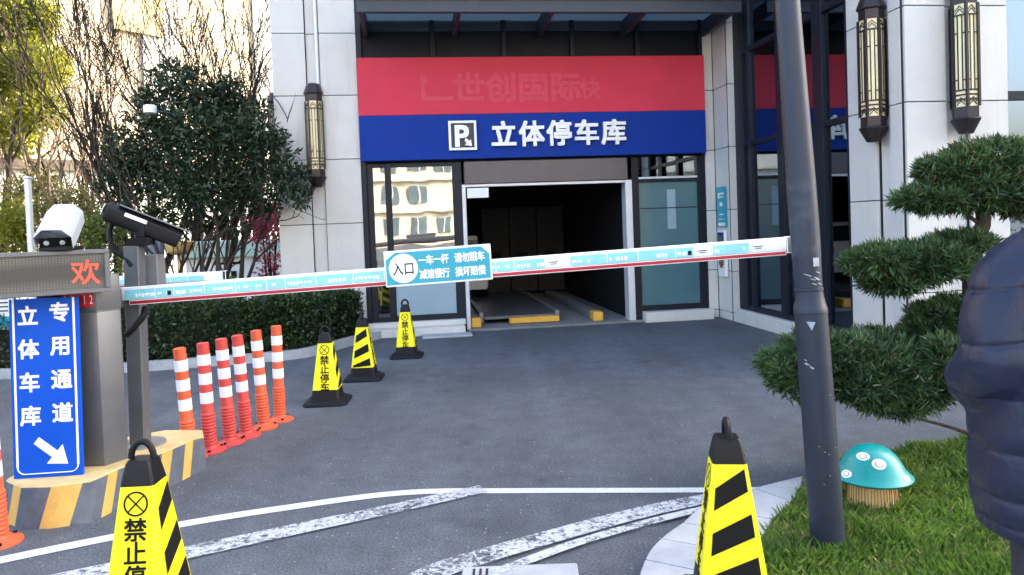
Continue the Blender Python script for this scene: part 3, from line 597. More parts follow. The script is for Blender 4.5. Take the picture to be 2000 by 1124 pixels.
# sunlit yellow-green tree far left
b0 = at(-10, 330, 17.5); base = Vector((b0.x, 17.5, 0))
YT = thing('leafy_tree', base, 'sunlit yellow green leafy tree at the upper left corner', 'tree')
mb = MB(); branches(mb, base, (0, 0, 1), 3.2, .16, 0, 3, .4, .3, 5); mb.build('trunk', M['bark'], YT)
fol('crown', M['sunleaf'], YT, 14000, [PB(20, 40, 70, 60, 17.5, 1), PB(70, 130, 60, 50, 17.2, .8), PB(10, 150, 90, 70, 17.8, 1), PB(-60, 60, 110, 110, 18, 1.4), PB(75, 215, 45, 45, 17, .6), PB(10, 260, 60, 50, 17.4, .8), PB(80, 30, 30, 40, 17.6, .5)], .16, .07, 0, .1)
# bare trees
for px, y, s_, lab in [(150, 15.5, 1.0, 'bare pale twigged tree beside the yellow green tree'), (290, 17.5, 1.15, 'bare tree with spreading limbs behind the dark evergreen, left of centre'), (405, 18.5, 1.3, 'tall bare upright tree rising straight behind the dark evergreen'), (478, 17.0, 1.25, 'bare tree close to the left edge of the stone pillar'), (215, 19.0, 1.2, 'bare tree in front of the ochre wall panel'), (350, 16.2, 1.0, 'short bare tree between the larger bare trees')]:
    b0 = at(px, 560, y); base = Vector((b0.x, y, 0)); t_ = thing('bare_tree', base, lab, 'tree', 'bare trees in front of the cream building')
    mb = MB()
    for k in range(4):
        an = rng.uniform(0, 6.28); branches(mb, base+Vector((.12*math.cos(an), .12*math.sin(an), 0)), (math.cos(an)*.38, math.sin(an)*.38, 1), 2.5*s_, .095*s_, 0, 5, .36, .24, 4, None, (2, 3), 5)
    mb.build('trunk', M['bark2'] if px > 160 else M['palebark'], t_)
# sunlit shrubs behind the terminal
for (px, py, rx, ry, y, mat, lab, nn) in [(20, 440, 55, 70, 14.5, 'sunleaf', 'bright yellow green shrub at the left edge behind the white camera', 2600), (140, 420, 70, 60, 15.2, 'olive', 'pale olive shrub right of the white camera', 2600), (60, 365, 70, 40, 16.2, 'olive', 'tall pale olive bush above the white camera', 2200), (205, 450, 55, 55, 14.2, 'shrub', 'mid green shrub behind the black camera pole', 2200), (525, 440, 40, 45, 13.6, 'flower', 'magenta blossoming shrub beside the left pillar', 1500), (400, 590, 140, 45, 11.6, 'shrub', 'low green shrub row under the dark evergreen', 2600)]:
    c = at(px, py, y); zt = c.z; base = Vector((c.x, y, 0)); t_ = thing('shrub', base, lab, 'shrub', 'shrubs behind the driveway')
    rr = (rx*y/F, max(.35, rx*y/F*.7), ry*y/F); bb = [((c.x+rng.uniform(-.5, .5)*rr[0], y+rng.uniform(-.4, .4), zt+rng.uniform(-.5, .5)*rr[2]), (rr[0]*.62, rr[1]*.6, rr[2]*.62)) for _ in range(7)]
    if zt > 1.3: bb += [((c.x, y, zt*.55), (rr[0]*.7, rr[1]*.7, zt*.5))]
    fol('foliage', M[mat], t_, nn, bb, .09, .045, .1, .1)
    mb = MB()
    for k in range(5): mb.tube([base+Vector((rng.uniform(-.1, .1), rng.uniform(-.1, .1), 0)), base+Vector((rng.uniform(-.5, .5)*rr[0], rng.uniform(-.2, .2), zt))], [.03, .008], 5)
    mb.build('stem', M['bark2'], t_)

# ------------------------------------------------------------------ background buildings
WA = Vector((-13, 21.4, 0)); WT = Vector((.6, .8, 0)); wr = math.atan2(.8, .6)
CBd = thing('cream_building', WA, 'sunlit cream rendered building with ochre panel behind the bare trees', 'building', rz=wr)
mb = MB(); mb.box(-16, 16, .3, 9, 3.9, 17); mb.box(-16, 16, -.6, 9, 0, 3.6, 1); mb.box(-16, 16, -.7, 9, 3.6, 3.9, 2); mb.build('wall', [M['cream'], M['creamw'], M['brownband']], CBd, local=True)
mb = MB()
for s_ in (2.8, 6.9): mb.box(s_, s_+1.1, .22, .3, 3.9, 17)
mb.build('pale_strip', M['creamw'], CBd, local=True)
mb = MB(); mb.box(1.9, 3.5, .16, .22, 8.1, 12); mb.build('ochre_panel', M['ochre'], CBd, local=True)
for s_ in (-11, -7.5, 9.0, 12):
    for z in (5, 8.2, 11.4):
        mb = MB(); mb.box(s_, s_+1.6, .24, .32, z, z+1.6); mb.build('window', M['win'], CBd, local=True)
# kiosk
q = at(455, 505, 15.5); KK = thing('kiosk', (q.x, 15.5, 0), 'small pale green roofed white kiosk seen between the tree stems', 'kiosk')
mb = MB(); mb.box(q.x-1.0, q.x+1.4, 15.5, 17, 0, 1.15); mb.build('wall', M['white'], KK, bevel=.02)
mb = MB(); mb.box(q.x-1.1, q.x+1.5, 15.35, 17.1, 1.151, 1.5); mb.build('fascia', M['palegreen'], KK, bevel=.02)
mb = MB()
for k in range(3): mb.box(q.x-.45+k*.2, q.x-.34+k*.2, 15.485, 15.499, .72, .86)
mb.box(q.x-.4, q.x+.15, 15.485, 15.499, 1.0, 1.05); mb.build('sign_marks', M['ink'], KK)
q = at(350, 480, 13.2); AW = thing('rounded_awning', (q.x, 13.2, 0), 'cream rounded awning with a red flag behind the barrier pole', 'awning')
mb = MB(); mb.M = Matrix.Translation((q.x, 13.2, q.z)) ; mb.lathe([(.02, -.17), (.12, -.16), (.22, -.10), (.27, 0), (.275, .06), (.2, .08), (.02, .09)], 20); mb.build('bowl', M['stem'], AW)
mb = MB(); mb.box(q.x-.04, q.x+.04, 13.17, 13.23, 0, q.z-.16); mb.build('pole', M['stem'], AW)
mb = MB(); mb.add([(q.x+.12, 13.19, q.z+.1), (q.x+.30, 13.19, q.z-.05), (q.x+.10, 13.19, q.z+.22), (q.x+.12, 13.21, q.z+.1), (q.x+.30, 13.21, q.z-.05), (q.x+.10, 13.21, q.z+.22)], [(0, 1, 2), (5, 4, 3), (0, 3, 4, 1), (1, 4, 5, 2), (2, 5, 3, 0)]); mb.build('flag', M['boomred'], AW)
# white floodlight on a thin pole in the dark tree, white gatepost, notice board
q = at(293, 214, 10.2); FL_ = thing('security_camera', (q.x, 10.2, .09), 'small white drum shaped security camera poking out of the dark tree', 'camera')
mb = MB(); mb.M = Matrix.Translation(q); mb.lathe([(.075, -.055), (.085, -.05), (.085, .045), (.07, .055)], 18); mb.build('housing', M['white'], FL_)
mb = MB(); mb.tube([(q.x+.25, 11.1, .09), (q.x+.25, 11.1, q.z), (q.x, 10.26, q.z)], .018, 8); mb.build('pole', M['grey'], FL_)
q = at(52, 350, 12.5); mb = MB(); GP = thing('white_post', (q.x, 12.5, 0), 'plain white square post behind the white camera', 'post')
mb.box(q.x-.04, q.x+.04, 12.48, 12.57, 0, q.z); mb.build('shaft', M['white'], GP, bevel=.01); mb = MB(); mb.box(q.x-.05, q.x+.05, 12.47, 12.58, q.z+.001, q.z+.04); mb.build('cap', M['white'], GP, bevel=.01)
q = at(8, 600, 9.0); NB = thing('notice_board', (q.x, 9, 0), 'white and blue notice board on legs at the left edge', 'board')
mb = MB(); mb.box(q.x-.55, q.x+.10, 9, 9.04, .55, 1.05); mb.build('panel', M['white'], NB, bevel=.006)
mb = MB(); mb.box(q.x-.5, q.x+.06, 8.993, 8.999, .58, .72, 0)
for k in range(5): mb.box(q.x-.5, q.x+.05, 8.993, 8.999, .78+k*.05, .795+k*.05, 1)
mb.build('print', [M['cyan'], M['ink']], NB)
for dx in (-.5, .07): mb = MB(); mb.bar((q.x+dx, 9.02, 0), (q.x+dx, 9.02, .549), .03, .03); mb.build('leg', M['ink'], NB)
q = at(2, 655, 10.5); YB = thing('sunlit_ground_block', (q.x, 10.5, 0), 'pale yellow block added in place of sunlit ground under the notice board', 'sunlit ground block')  # added block, its yellow stands in for sunlight on the ground
mb = MB(); mb.box(q.x-.5, q.x+.12, 10.5, 10.9, 0, .42); mb.build('bin', M['isl_y'], YB, bevel=.02); mb = MB(); mb.box(q.x-.52, q.x+.14, 10.48, 10.92, .421, .47); mb.build('block_top', M['isl_y'], YB, bevel=.01)
# far pale tower
q = at(390, 300, 70); TW = thing('tower_block', (q.x, 70, 0), 'pale grey tower block far behind the bare trees', 'building')
mb = MB(); mb.box(q.x-2, q.x+1.6, 70, 76, 0, 20.5); mb.box(q.x-1.6, q.x+.9, 70.5, 75, 20.5, 22.5); mb.build('wall', M['skyg'], TW, bevel=.05)
for k in range(6): mb = MB(); mb.box(q.x-1.5, q.x+1.1, 69.93, 69.99, 2+k*3, 3.3+k*3); mb.build('window', M['win'], TW)
# building across the street (seen in the glass)
AB = thing('apartment_building', (2, -52, 0), 'cream apartment building with rows of windows mirrored in the left garage window', 'building')
mb = MB(); mb.box(-26, 36, -62, -52, 0, 21)
for z in (3.2, 6.4, 9.6, 12.8, 16, 19.2): mb.box(-26, 36, -51.99, -51.6, z, z+.35)
mb.build('wall', M['pale2'], AB)
for k in range(24):
    for j in range(6):
        if k % 4 == 3 and j % 2: continue
        x = -30+k*2.6; mb = MB(); mb.box(x, x+1.5, -51.97, -51.9, 1.0+j*3.2, 2.7+j*3.2); mb.box(x+.7, x+.8, -51.89, -51.85, 1.0+j*3.2, 2.7+j*3.2, 1)
        if 8 <= k < 19 and j < 5: mb.build('window', [M['winl'], M['white']], AB, smooth=0)

PT = thing('pine_tree', (16.5, -4.5, 0), 'dark pine tree mirrored in the glass at the right edge', 'tree')
mb = MB(); branches(mb, Vector((16.5, -4.5, 0)), (0, 0, 1), 4.2, .14, 0, 2, .5, .1, 5); mb.build('trunk', M['bark'], PT)
fol('crown', M['leaf'], PT, 6000, [((16.5+rng.uniform(-1.4, 1.4), -4.5+rng.uniform(-1, 1), rng.uniform(1.0, 5.2)), (1.1, 1.1, .8)) for _ in range(12)], .16, .05, .1, .1)
# ------------------------------------------------------------------ gate island, barrier, terminal
ft = [G(*p) for p in [(14, 1022), (40, 1034), (100, 1033), (180, 1021), (240, 990), (300, 965), (345, 945), (383, 925)]]
ft = [Vector((p.x, p.y)) for p in ft]+[Vector((-2.14, 5.05)), Vector((-2.22, 5.22)), Vector((-2.5, 5.25)), Vector((-2.85, 5.0)), Vector((-3.02, 4.6)), Vector((-2.99, 4.25))]
cen = sum(ft, Vector((0, 0)))/len(ft)
IS = thing('gate_island', (cen.x, cen.y, 0), 'concrete island with faded yellow and black stripes under the grey gate cabinet', 'traffic island')
mb = MB(); n = len(ft); top = [cen+(p-cen)*.97 for p in ft]; IZ = .24
per = [0]
for i in range(n): per.append(per[-1]+(ft[(i+1) % n]-ft[i]).length)
def pp(s, ring):
    s %= per[-1]
    for i in range(n):
        if s <= per[i+1]+1e-9: f = (s-per[i])/(per[i+1]-per[i]); return ring[i].lerp(ring[(i+1) % n], f)
# walls cut into slanted stripes
ed = [0, .10, .28, .44, .62, .70, .80, .96, 1.04, 1.13, 1.26, 1.34, 1.5]; s_ = 1.5
while s_ < per[-1]-.1: s_ += .14; ed.append(min(s_, per[-1]))
ed[-1] = per[-1]
for k in range(len(ed)-1):
    mi = 0 if k % 2 == 0 else 2; m_ = 5
    for j in range(m_):
        sa, sb = ed[k]+(ed[k+1]-ed[k])*j/m_, ed[k]+(ed[k+1]-ed[k])*(j+1)/m_; sl = .07
        A0, A1 = pp(sa, ft), pp(sb, ft); B0, B1 = pp(sa+sl, top), pp(sb+sl, top)
        mb.poly([(*A0, 0), (*A1, 0), (*B1, IZ-.012), (*B0, IZ-.012)], mi)
tp = [cen+(p-cen)*.955 for p in ft]
for i in range(n): j = (i+1) % n; mb.poly([(*top[i], IZ-.012), (*top[j], IZ-.012), (*tp[j], IZ), (*tp[i], IZ)], 1)
mb.poly([(*p, IZ) for p in tp], 1)
mb.build('concrete_base', [M['isl_y'], M['isl_top'], M['isl_b']], IS, smooth=40)

# barrier with cabinet and boom
BG = thing('barrier_gate', (-2.5, 4.7, IZ), 'grey barrier gate with long white and red boom across the driveway', 'barrier gate')
c0, c1, c2 = G(150, 913, IZ), G(205, 911, IZ), G(250, 896, IZ)
cabp = [(c0.x-.16, c0.y+.01), (c1.x, c1.y), (c2.x, c2.y), (c2.x-.05, c2.y+.10), (c0.x-.10, c2.y+.10), (c0.x-.2, c0.y+.12)]
mb = MB(); mb.prism(cabp, IZ, 1.17); mb.prism([(x*.995+cen.x*.005, y*.995+cen.y*.005) for x, y in cabp], 1.17, 1.178, 1); mb.prism(cabp, 1.178, 1.39); cab = mb.build('cabinet', [M['grey'], M['joint']], BG, bevel=.008, seg=2)
lp = G(150, 587, 1.25) if False else at(145, 586, c1.y-.004)
mb = MB(); mb.box(lp.x-.14, lp.x+.115, c1.y-.006, c1.y-.002, lp.z-.045, lp.z+.035); mb.build('red_label', pm('red label', (.55, .02, .03), .4), cab)
mb = MB(); mb.text('-20112', .075, lambda u, v: (lp.x+.005+u*.52, c1.y-.0075, lp.z+v), bold=.01); mb.build('label_number', M['signw'], cab, smooth=0)
BY = 4.80
pa, pb = at(236, 579, BY), at(1544, 479, BY)
dv = (pb-pa).normalized(); upv = Vector((0, -1, 0)).cross(dv)*-1; upv = dv.cross(Vector((0, -1, 0))); upv = upv if upv.z > 0 else -upv
def bp(mb): mb.M = Matrix(((dv.x, 0, upv.x, pa.x), (dv.y, 1, upv.y, pa.y), (dv.z, 0, upv.z, pa.z), (0, 0, 0, 1))); return mb
BL = (pb-pa).length
mb = bp(MB()); mb.box(0, BL-.035, -.025, .025, -.03, .055, 0); mb.box(.06, BL-.036, -.023, .023, -.062, -.0305, 1); mb.box(BL-.034, BL, -.028, .028, -.05, .058, 2)
boom = mb.build('boom', [M['boomw'], M['boomred'], M['grey']], BG, bevel=.006, seg=2)
x = .04; k = 0
while x < BL-.12:
    seg = random.choice([.12, .16, .2, .24])
    mb = bp(MB())
    if (x % .95) < .86 and x+seg < BL-.06:
        mb.box(x, x+seg-.008, -.0275, -.0255, -.025, .037, 0)
        xx = x+.01
        while xx < x+seg-.03:
            ww = random.choice([.012, .02, .028]); mb.box(xx, xx+ww, -.029, -.0276, -.012+random.choice([0, .006]), .010, random.choice([1, 1, 0]) ); xx += ww+.008
        if k % 9 == 1: mb.box(x+seg-.045, x+seg-.02, -.0295, -.0291, -.014, .014, 2)
    else: mb.box(x+.02, x+.08, -.0275, -.0256, .006, .011, 2); mb.box(x+.03, x+.07, -.0275, -.0256, -.006, -.002, 2)
    x += seg; k += 1; mb.build('label_sticker', [M['cyanl'], M['signw'], M['ink']], boom)
e0 = at(856, 520, BY-.04)
def ep(mb): mb.M = Matrix(((dv.x, 0, upv.x, e0.x), (dv.y, 1, upv.y, e0.y), (dv.z, 0, upv.z, e0.z), (0, 0, 0, 1))); return mb
mb = ep(MB()); mb.box(-.343, .343, -.012, .008, -.112, .118, 0); sg = mb.build('entry_sign', M['white'], BG, bevel=.003)
mb = ep(MB()); cut = .05; mb.poly([(-.333, -.0135, -.10), (.333, -.0135, -.10), (.333, -.0135, .055), (.285, -.0135, .105), (-.27, -.0135, .105), (-.333, -.0135, .06)], 0); mb.poly([(-.222+.094*math.cos(i*math.pi/20), -.015, .002+.094*math.sin(i*math.pi/20)) for i in range(40)], 1)
mb.text('入口', .088, lambda u, v: (-.222+u*.82, -.0165, .0+v), 2, .012)
for ln, zz in (('一车一杆 请勿跟车', .045), ('减速慢行 损坏赔偿', -.045)):
    for i, ch in enumerate(ln):
        if ch != ' ': cx = -.098+i*.0485-(.012 if i > 4 else 0); mb.text(ch, .056, lambda u, v, cx=cx, zz=zz: (cx+u*.9, -.0165, zz+v*1.15), 1, .03)
mb.build('sign_face', [M['cyan'], M['signw'], M['ink']], sg, smooth=0)
# boom pivot arm joining the cabinet
mb = MB(); pc = bp(MB()).M @ Vector((-.08, 0, 0)); mb.box(pc.x-.14, pc.x+.10, BY-.05, BY+.05, pc.z-.07, pc.z+.06); mb.build('boom_holder', M['grey'], BG, bevel=.01)
# LED terminal standing left of the cabinet
lr = at(215, 528, 4.36); ly = R(32); LD = thing('led_display', (lr.x-.4, lr.y-.25, IZ), 'grey framed LED display showing one red character beside the gate cabinet', 'display')
def lmx(mb): mb.M = Matrix.Translation(lr) @ Matrix.Rotation(ly, 4, 'Z'); return mb
mb = lmx(MB()); W_ = 1.02; hz = .125
mb.box(-W_, 0, .0, .14, -hz, hz); fr_ = mb.build('housing', M['grey'], LD, bevel=.006)
mb = lmx(MB()); mb.box(-W_+.03, -.03, -.006, -.001, -hz+.025, hz-.025); mb.build('screen', M['led'], LD)
mb = lmx(MB()); hz2 = .01
for x0, x1, z0, z1 in [(-W_, 0, hz-.024, hz), (-W_, 0, -hz, -hz+.024), (-W_, -W_+.028, -hz+.024, hz-.024), (-.028, 0, -hz+.024, hz-.024)]: mb.box(x0, x1, -.018, -.0005, z0, z1)
mb.build('bezel', M['grey'], LD, bevel=.003)
mb = lmx(MB()); mb.text('欢', .150, lambda u, v: (-.125+u, -.0075, -.005+v), 0, .012); mb.build('red_character', M['ledtxt'], LD, smooth=0)
mb = MB(); mb.box(-2.80, -2.70, 4.345, 4.42, IZ, lr.z-.02); mb.build('stand', M['black'], LD, bevel=.004)
# white bullet camera on the display
cq = at(84, 470, 4.18); BC = thing('bullet_camera', (cq.x, cq.y, lr.z+hz), 'white hooded bullet camera with four lights on top of the LED display', 'camera')
yaw, pit = R(-12), R(-20)
CMx = Matrix.Translation((cq.x+.03, cq.y+.06, lr.z+hz+.07)) @ Matrix.Rotation(R(20), 4, 'Z') @ Matrix.Rotation(R(24), 4, 'X')   # local -y is the lens direction
def cmx(mb): mb.M = CMx.copy(); return mb
def hexbox(mb, w, h, y0, y1, mi=0, o=0, t=.45):
    prf = [(-w, -h), (w, -h), (w, h*.35), (w*t, h), (-w*t, h), (-w, h*.35)]; mb.rings([[(x, y0, z+o) for x, z in prf], [(x, y1, z+o) for x, z in prf]], mi); return mb
mb = cmx(MB()); hexbox(mb, .078, .06, -.02, .30); mb.build('housing', M['black'], BC, bevel=.004)
mb = cmx(MB()); hd = [(-.098, -.045), (-.098, .03), (-.05, .078), (.05, .078), (.098, .03), (.098, -.045)]; inn = [(x*.93, z*.93) for x, z in hd]
mb.rings([[(x, y, z) for x, z in hd+inn[::-1]] for y in (-.05, .34)]); mb.build('hood', pm('silver grey camera hood', (.40, .44, .50), .35, .1, var=.08), BC, bevel=.003)
mb = cmx(MB())
for x, z in ((-.04, .03), (.04, .03), (-.04, -.015), (.04, -.015)): mb.M = CMx @ Matrix.Translation((x, -.021, z)) @ Matrix.Rotation(R(90), 4, 'X'); mb.lathe([(.014, 0), (.014, .006), (.008, .008)], 14)
mb.build('light', M['alu'], BC)
mb = MB(); mb.box(cq.x-.03, cq.x+.13, cq.y-.0, cq.y+.16, lr.z+hz+.001, lr.z+hz+.025); mb.box(cq.x+.02, cq.x+.08, cq.y+.06, cq.y+.11, lr.z+hz+.025, lr.z+hz+.09); mb.build('bracket', M['black'], BC, bevel=.004)

# pole with black licence plate camera
pbz = G(285, 868, IZ); ptop = at(262, 480, pbz.y); PO = thing('camera_pole', (pbz.x, pbz.y, IZ), 'grey square pole with black tilted camera and cable on the striped island', 'camera pole')
mb = MB(); mb.rings([[(x+a_*.05, pbz.y+b_*.05, z) for a_, b_ in ((-1, -1), (1, -1), (1, 1), (-1, 1))] for x, z in ((pbz.x-.035, IZ), (ptop.x, ptop.z))]); mb.build('pole', M['grey'], PO, bevel=.006)
mb = MB(); mb.M = Matrix.Translation((pbz.x-.03, pbz.y, IZ)); mb.lathe([(.15, 0), (.15, .012), (.02, .013)], 28); mb.build('foot_plate', M['greyl'], PO)
la, lb = at(212, 412, pbz.y-.04), at(352, 466, pbz.y+.12)
ax = (lb-la).normalized(); sx_ = ax.cross(Vector((0, 0, 1))).normalized(); ux = sx_.cross(ax)
LM = Matrix(((sx_.x, ax.x, ux.x, la.x), (sx_.y, ax.y, ux.y, la.y), (sx_.z, ax.z, ux.z, la.z), (0, 0, 0, 1))); LL = (lb-la).length
mb = MB(); mb.M = LM
def sect(w, h): return [(-w, -h), (-w, h*.3), (-w*.6, h), (w*.6, h), (w, h*.3), (w, -h), (w*.7, -h*1.2), (-w*.7, -h*1.2)]
mb.rings([[(x, y, z) for x, z in sect(w_, h_)] for y, w_, h_ in ((-.03, .035, .035), (-.005, .055, .055), (.06, .062, .06), (LL, .062, .056))]); cb = mb.build('camera_housing', M['black'], PO, bevel=.006)
mb = MB(); mb.M = LM; mb.box(-.068, .068, .05, LL+.05, .057, .067); mb.build('hood', M['grey'], cb, bevel=.003)
mb = MB(); mb.M = LM; mb.box(.0635, .0645, .10, .24, .005, .03)
mb.build('side_text', M['alu'], cb)
mb = MB(); mb.M = LM; mb.box(-.045, .045, -.034, -.0305, -.02, .035); mb.build('rear_cap', M['white'], cb)
mb = MB(); pm_ = at(272, 470, pbz.y); mb.box(pm_.x-.06, pm_.x+.08, pbz.y-.05, pbz.y+.05, ptop.z, ptop.z+.05); mb.box(pm_.x-.015, pm_.x+.045, pbz.y-.03, pbz.y+.03, ptop.z+.05, ptop.z+.14); mb.build('bracket', M['black'], PO, bevel=.004)
mb = MB(); mb.tube(smoothpts([at(*p) for p in [(222, 430, 4.9), (214, 455, 4.88), (222, 488, 4.86), (245, 503, 4.85), (258, 520, 4.84)]], 5), .018, 8); mb.build('cable', M['black'], PO); mb = MB(); mb.tube(smoothpts([at(*p) for p in [(285, 600, 4.88), (280, 618, 4.85), (262, 640, 4.83), (246, 655, 4.82)]], 5), .02, 8); mb.build('cable', M['black'], PO)
q = at(296, 530, 5.0); mb = MB(); mb.box(q.x-.055, q.x+.055, 4.97, 5.09, q.z-.11, q.z+.11); mb.box(q.x-.10, q.x-.05, 5.0, 5.05, q.z-.05, q.z-.03); mb.build('junction_box', M['greyl'], PO, bevel=.006)
# steel post behind the hedge
q = at(305, 470, 10.6); SPt = thing('steel_post', (q.x, 10.6, .09), 'blue grey steel post rising behind the hedge beside the black camera', 'post')
mb = MB(); mb.box(q.x-.10, q.x+.07, 10.55, 10.7, .09, q.z); mb.build('shaft', M['steel'], SPt, bevel=.01); mb = MB(); mb.box(q.x-.11, q.x+.08, 10.54, 10.71, q.z+.001, q.z+.03); mb.build('cap', M['steel'], SPt, bevel=.006)
# second barrier
B2 = thing('barrier_gate', (-6.2, 7.1, 0), 'second shorter white boom barrier reaching from the left edge behind the pole', 'barrier gate')
a2, b2 = at(-180, 572, 7.0), at(437, 541, 7.0); 
mb = MB(); mb.bar(a2+Vector((0, 0, .012)), b2+Vector((0, 0, .012)), .05, .085, 0); mb.bar(a2+Vector((0, 0, -.045)), b2+Vector((0, 0, -.045)), .03, .026, 1); d2 = (b2-a2).normalized(); mb.bar(b2, b2+d2*.03, .06, .115, 2); bo2 = mb.build('boom', [M['boomw'], M['boomred'], M['black']], B2, bevel=.005)
L2 = (b2-a2).length; x = .1
while x < L2-.3:
    p, q_ = a2+d2*x, a2+d2*(x+.15); mb = MB(); mb.bar(p+Vector((0, -.027, .0)), q_+Vector((0, -.027, .0)), .003, .045); x += .16; mb.build('label_sticker', M['cyanl'], bo2)
mb = MB(); mb.box(-6.35, -5.95, 6.85, 7.25, 0, 1.3); mb.box(-6.2, a2.x+.05, 6.95, 7.05, 1.0, 1.14) if a2.x > -6.15 else None; mb.build('cabinet', M['grey'], B2, bevel=.01)

# blue direction sign leaning on the cabinet
t0, t1, t2, t3 = G(28, 940, IZ), G(163, 931, IZ), None, None
t0 = at(27, 940, 4.252); t1 = at(163, 931, 4.287)
ex = (t1-t0); WD_ = ex.length; ex.normalize(); zdir = at(86, 583, 4.33)-at(95, 935, 4.28); HD_ = zdir.length; zdir.normalize(); nd = ex.cross(zdir).normalized(); zdir = nd.cross(ex)
if nd.y > 0: nd = -nd
DS = thing('direction_sign', t0.lerp(t1, .5), 'tall blue board with white characters and arrow leaning on the gate cabinet', 'sign')
SM = Matrix(((ex.x, -nd.x, zdir.x, t0.x), (ex.y, -nd.y, zdir.y, t0.y), (ex.z, -nd.z, zdir.z, t0.z), (0, 0, 0, 1)))
def sm(mb): mb.M = SM.copy(); return mb
mb = sm(MB()); mb.box(0, WD_, 0, .018, 0, HD_); mb.build('board', pm('royal blue enamel', (.0, .075, .50), .5, var=.04, spec=.2), DS, bevel=.003)
mb = sm(MB()); bw = .011; x0, x1, z0, z1 = .025, WD_-.025, .035, HD_-.0
ro = [(x1-.04+.04*math.cos(R(a_)), z0+.04+.04*math.sin(R(a_))) for a_ in range(-90, 1, 15)]; lo_ = [(x0+.04+.04*math.cos(R(a_)), z0+.04+.04*math.sin(R(a_))) for a_ in range(180, 271, 15)]
outl = [(x0, z1)]+lo_+ro+[(x1, z1)]
for i in range(len(outl)-1):
    (ax_, az_), (bx_, bz_) = outl[i], outl[i+1]; mb.bar((ax_, -.003, az_), (bx_, -.003, bz_), bw, .004)
mb.build('border', M['signw'], DS)
for i, ch in enumerate('立体车库'): mb = sm(MB()); mb.text(ch, .118, lambda u, v, i=i: (WD_*.27+u, -.002, HD_-.10-i*.193+v), 0, .03); mb.build('white_character', M['signw'], DS, smooth=0)
for i, ch in enumerate('专用通道'): mb = sm(MB()); mb.text(ch, .118, lambda u, v, i=i: (WD_*.73+u, -.002, HD_-.085-i*.195+v), 0, .03); mb.build('white_character', M['signw'], DS, smooth=0)
mb = sm(MB()); ca, sa = math.cos(R(-40)), math.sin(R(-40))
arr = [(-.11, -.024), (.02, -.024), (.02, -.07), (.115, 0), (.02, .07), (.02, .024), (-.11, .024)]
mb.poly([(WD_*.56+x*ca-z*sa, -.002, .155+x*sa+z*ca) for x, z in arr]); mb.build('arrow', M['signw'], DS, smooth=0)

# ------------------------------------------------------------------ delineator posts
def delineator(loc, label, mat, tilt=(0, 0)):
    t_ = thing('delineator_post', loc, label, 'bollard post', 'orange and white flexible posts on the driveway', rot=(R(tilt[0]), R(tilt[1]), random.uniform(0, 1)))
    WM[t_.name] = Matrix.Identity(4)
    mb = MB(); pr = [(.115, .0), (.115, .008), (.085, .022), (.055, .036), (.047, .05)]; mis = [0, 0, 0, 0]
    z = .05
    while z < .28: pr += [(.047, z+.004), (.052, z+.010), (.052, z+.018), (.047, z+.024)]; z += .024; 
    pr += [(.045, z+.01), (.044, .60), (.0435, .81), (.036, .815), (.02, .816)]
    mb.lathe(pr, 24, 0); bd = mb.build('tube', mat, t_, local=True)
    for z0, z1 in ((.366, .448), (.508, .59), (.65, .73)): mb = MB(); mb.lathe([(.0445, z0), (.0462, z0+.002), (.0462, z1-.002), (.0445, z1)], 24); mb.build('white_band', M['reflw'], t_, local=True)
    mb = MB()
    for k in range(3): a_ = k*2.09+.4; mb.M = Matrix.Translation((.088*math.cos(a_), .088*math.sin(a_), .02)); mb.lathe([(.011, 0), (.011, .010), (.004, .012)], 10)
    mb.build('anchor_bolt', M['ink'], t_, local=True)
    return t_
for px, py, mat, ti, lab in [(373, 898, 'posto', (2, -2.4), 'orange post partly hidden behind the striped island'), (411, 882, 'postr', (0, -1.2), 'red post just right of the striped island, in front of its row'), (450, 866, 'postr', (1, -2), 'third red post in the row counted from the island'), (482, 852, 'postr', (2, -2.4), 'leaning red post in the middle of the row with dark bolt'), (516, 836, 'posto', (1, -2), 'orange post second from the far end with a pale dusty base'), (547, 821, 'posto', (0, .2), 'orange post at the far end of the row nearest the cones'), (-2, 1062, 'posto', (2, -2), 'orange post cut by the left edge in front of the blue board')]:
    delineator(G(px, py), lab, M[mat], ti)

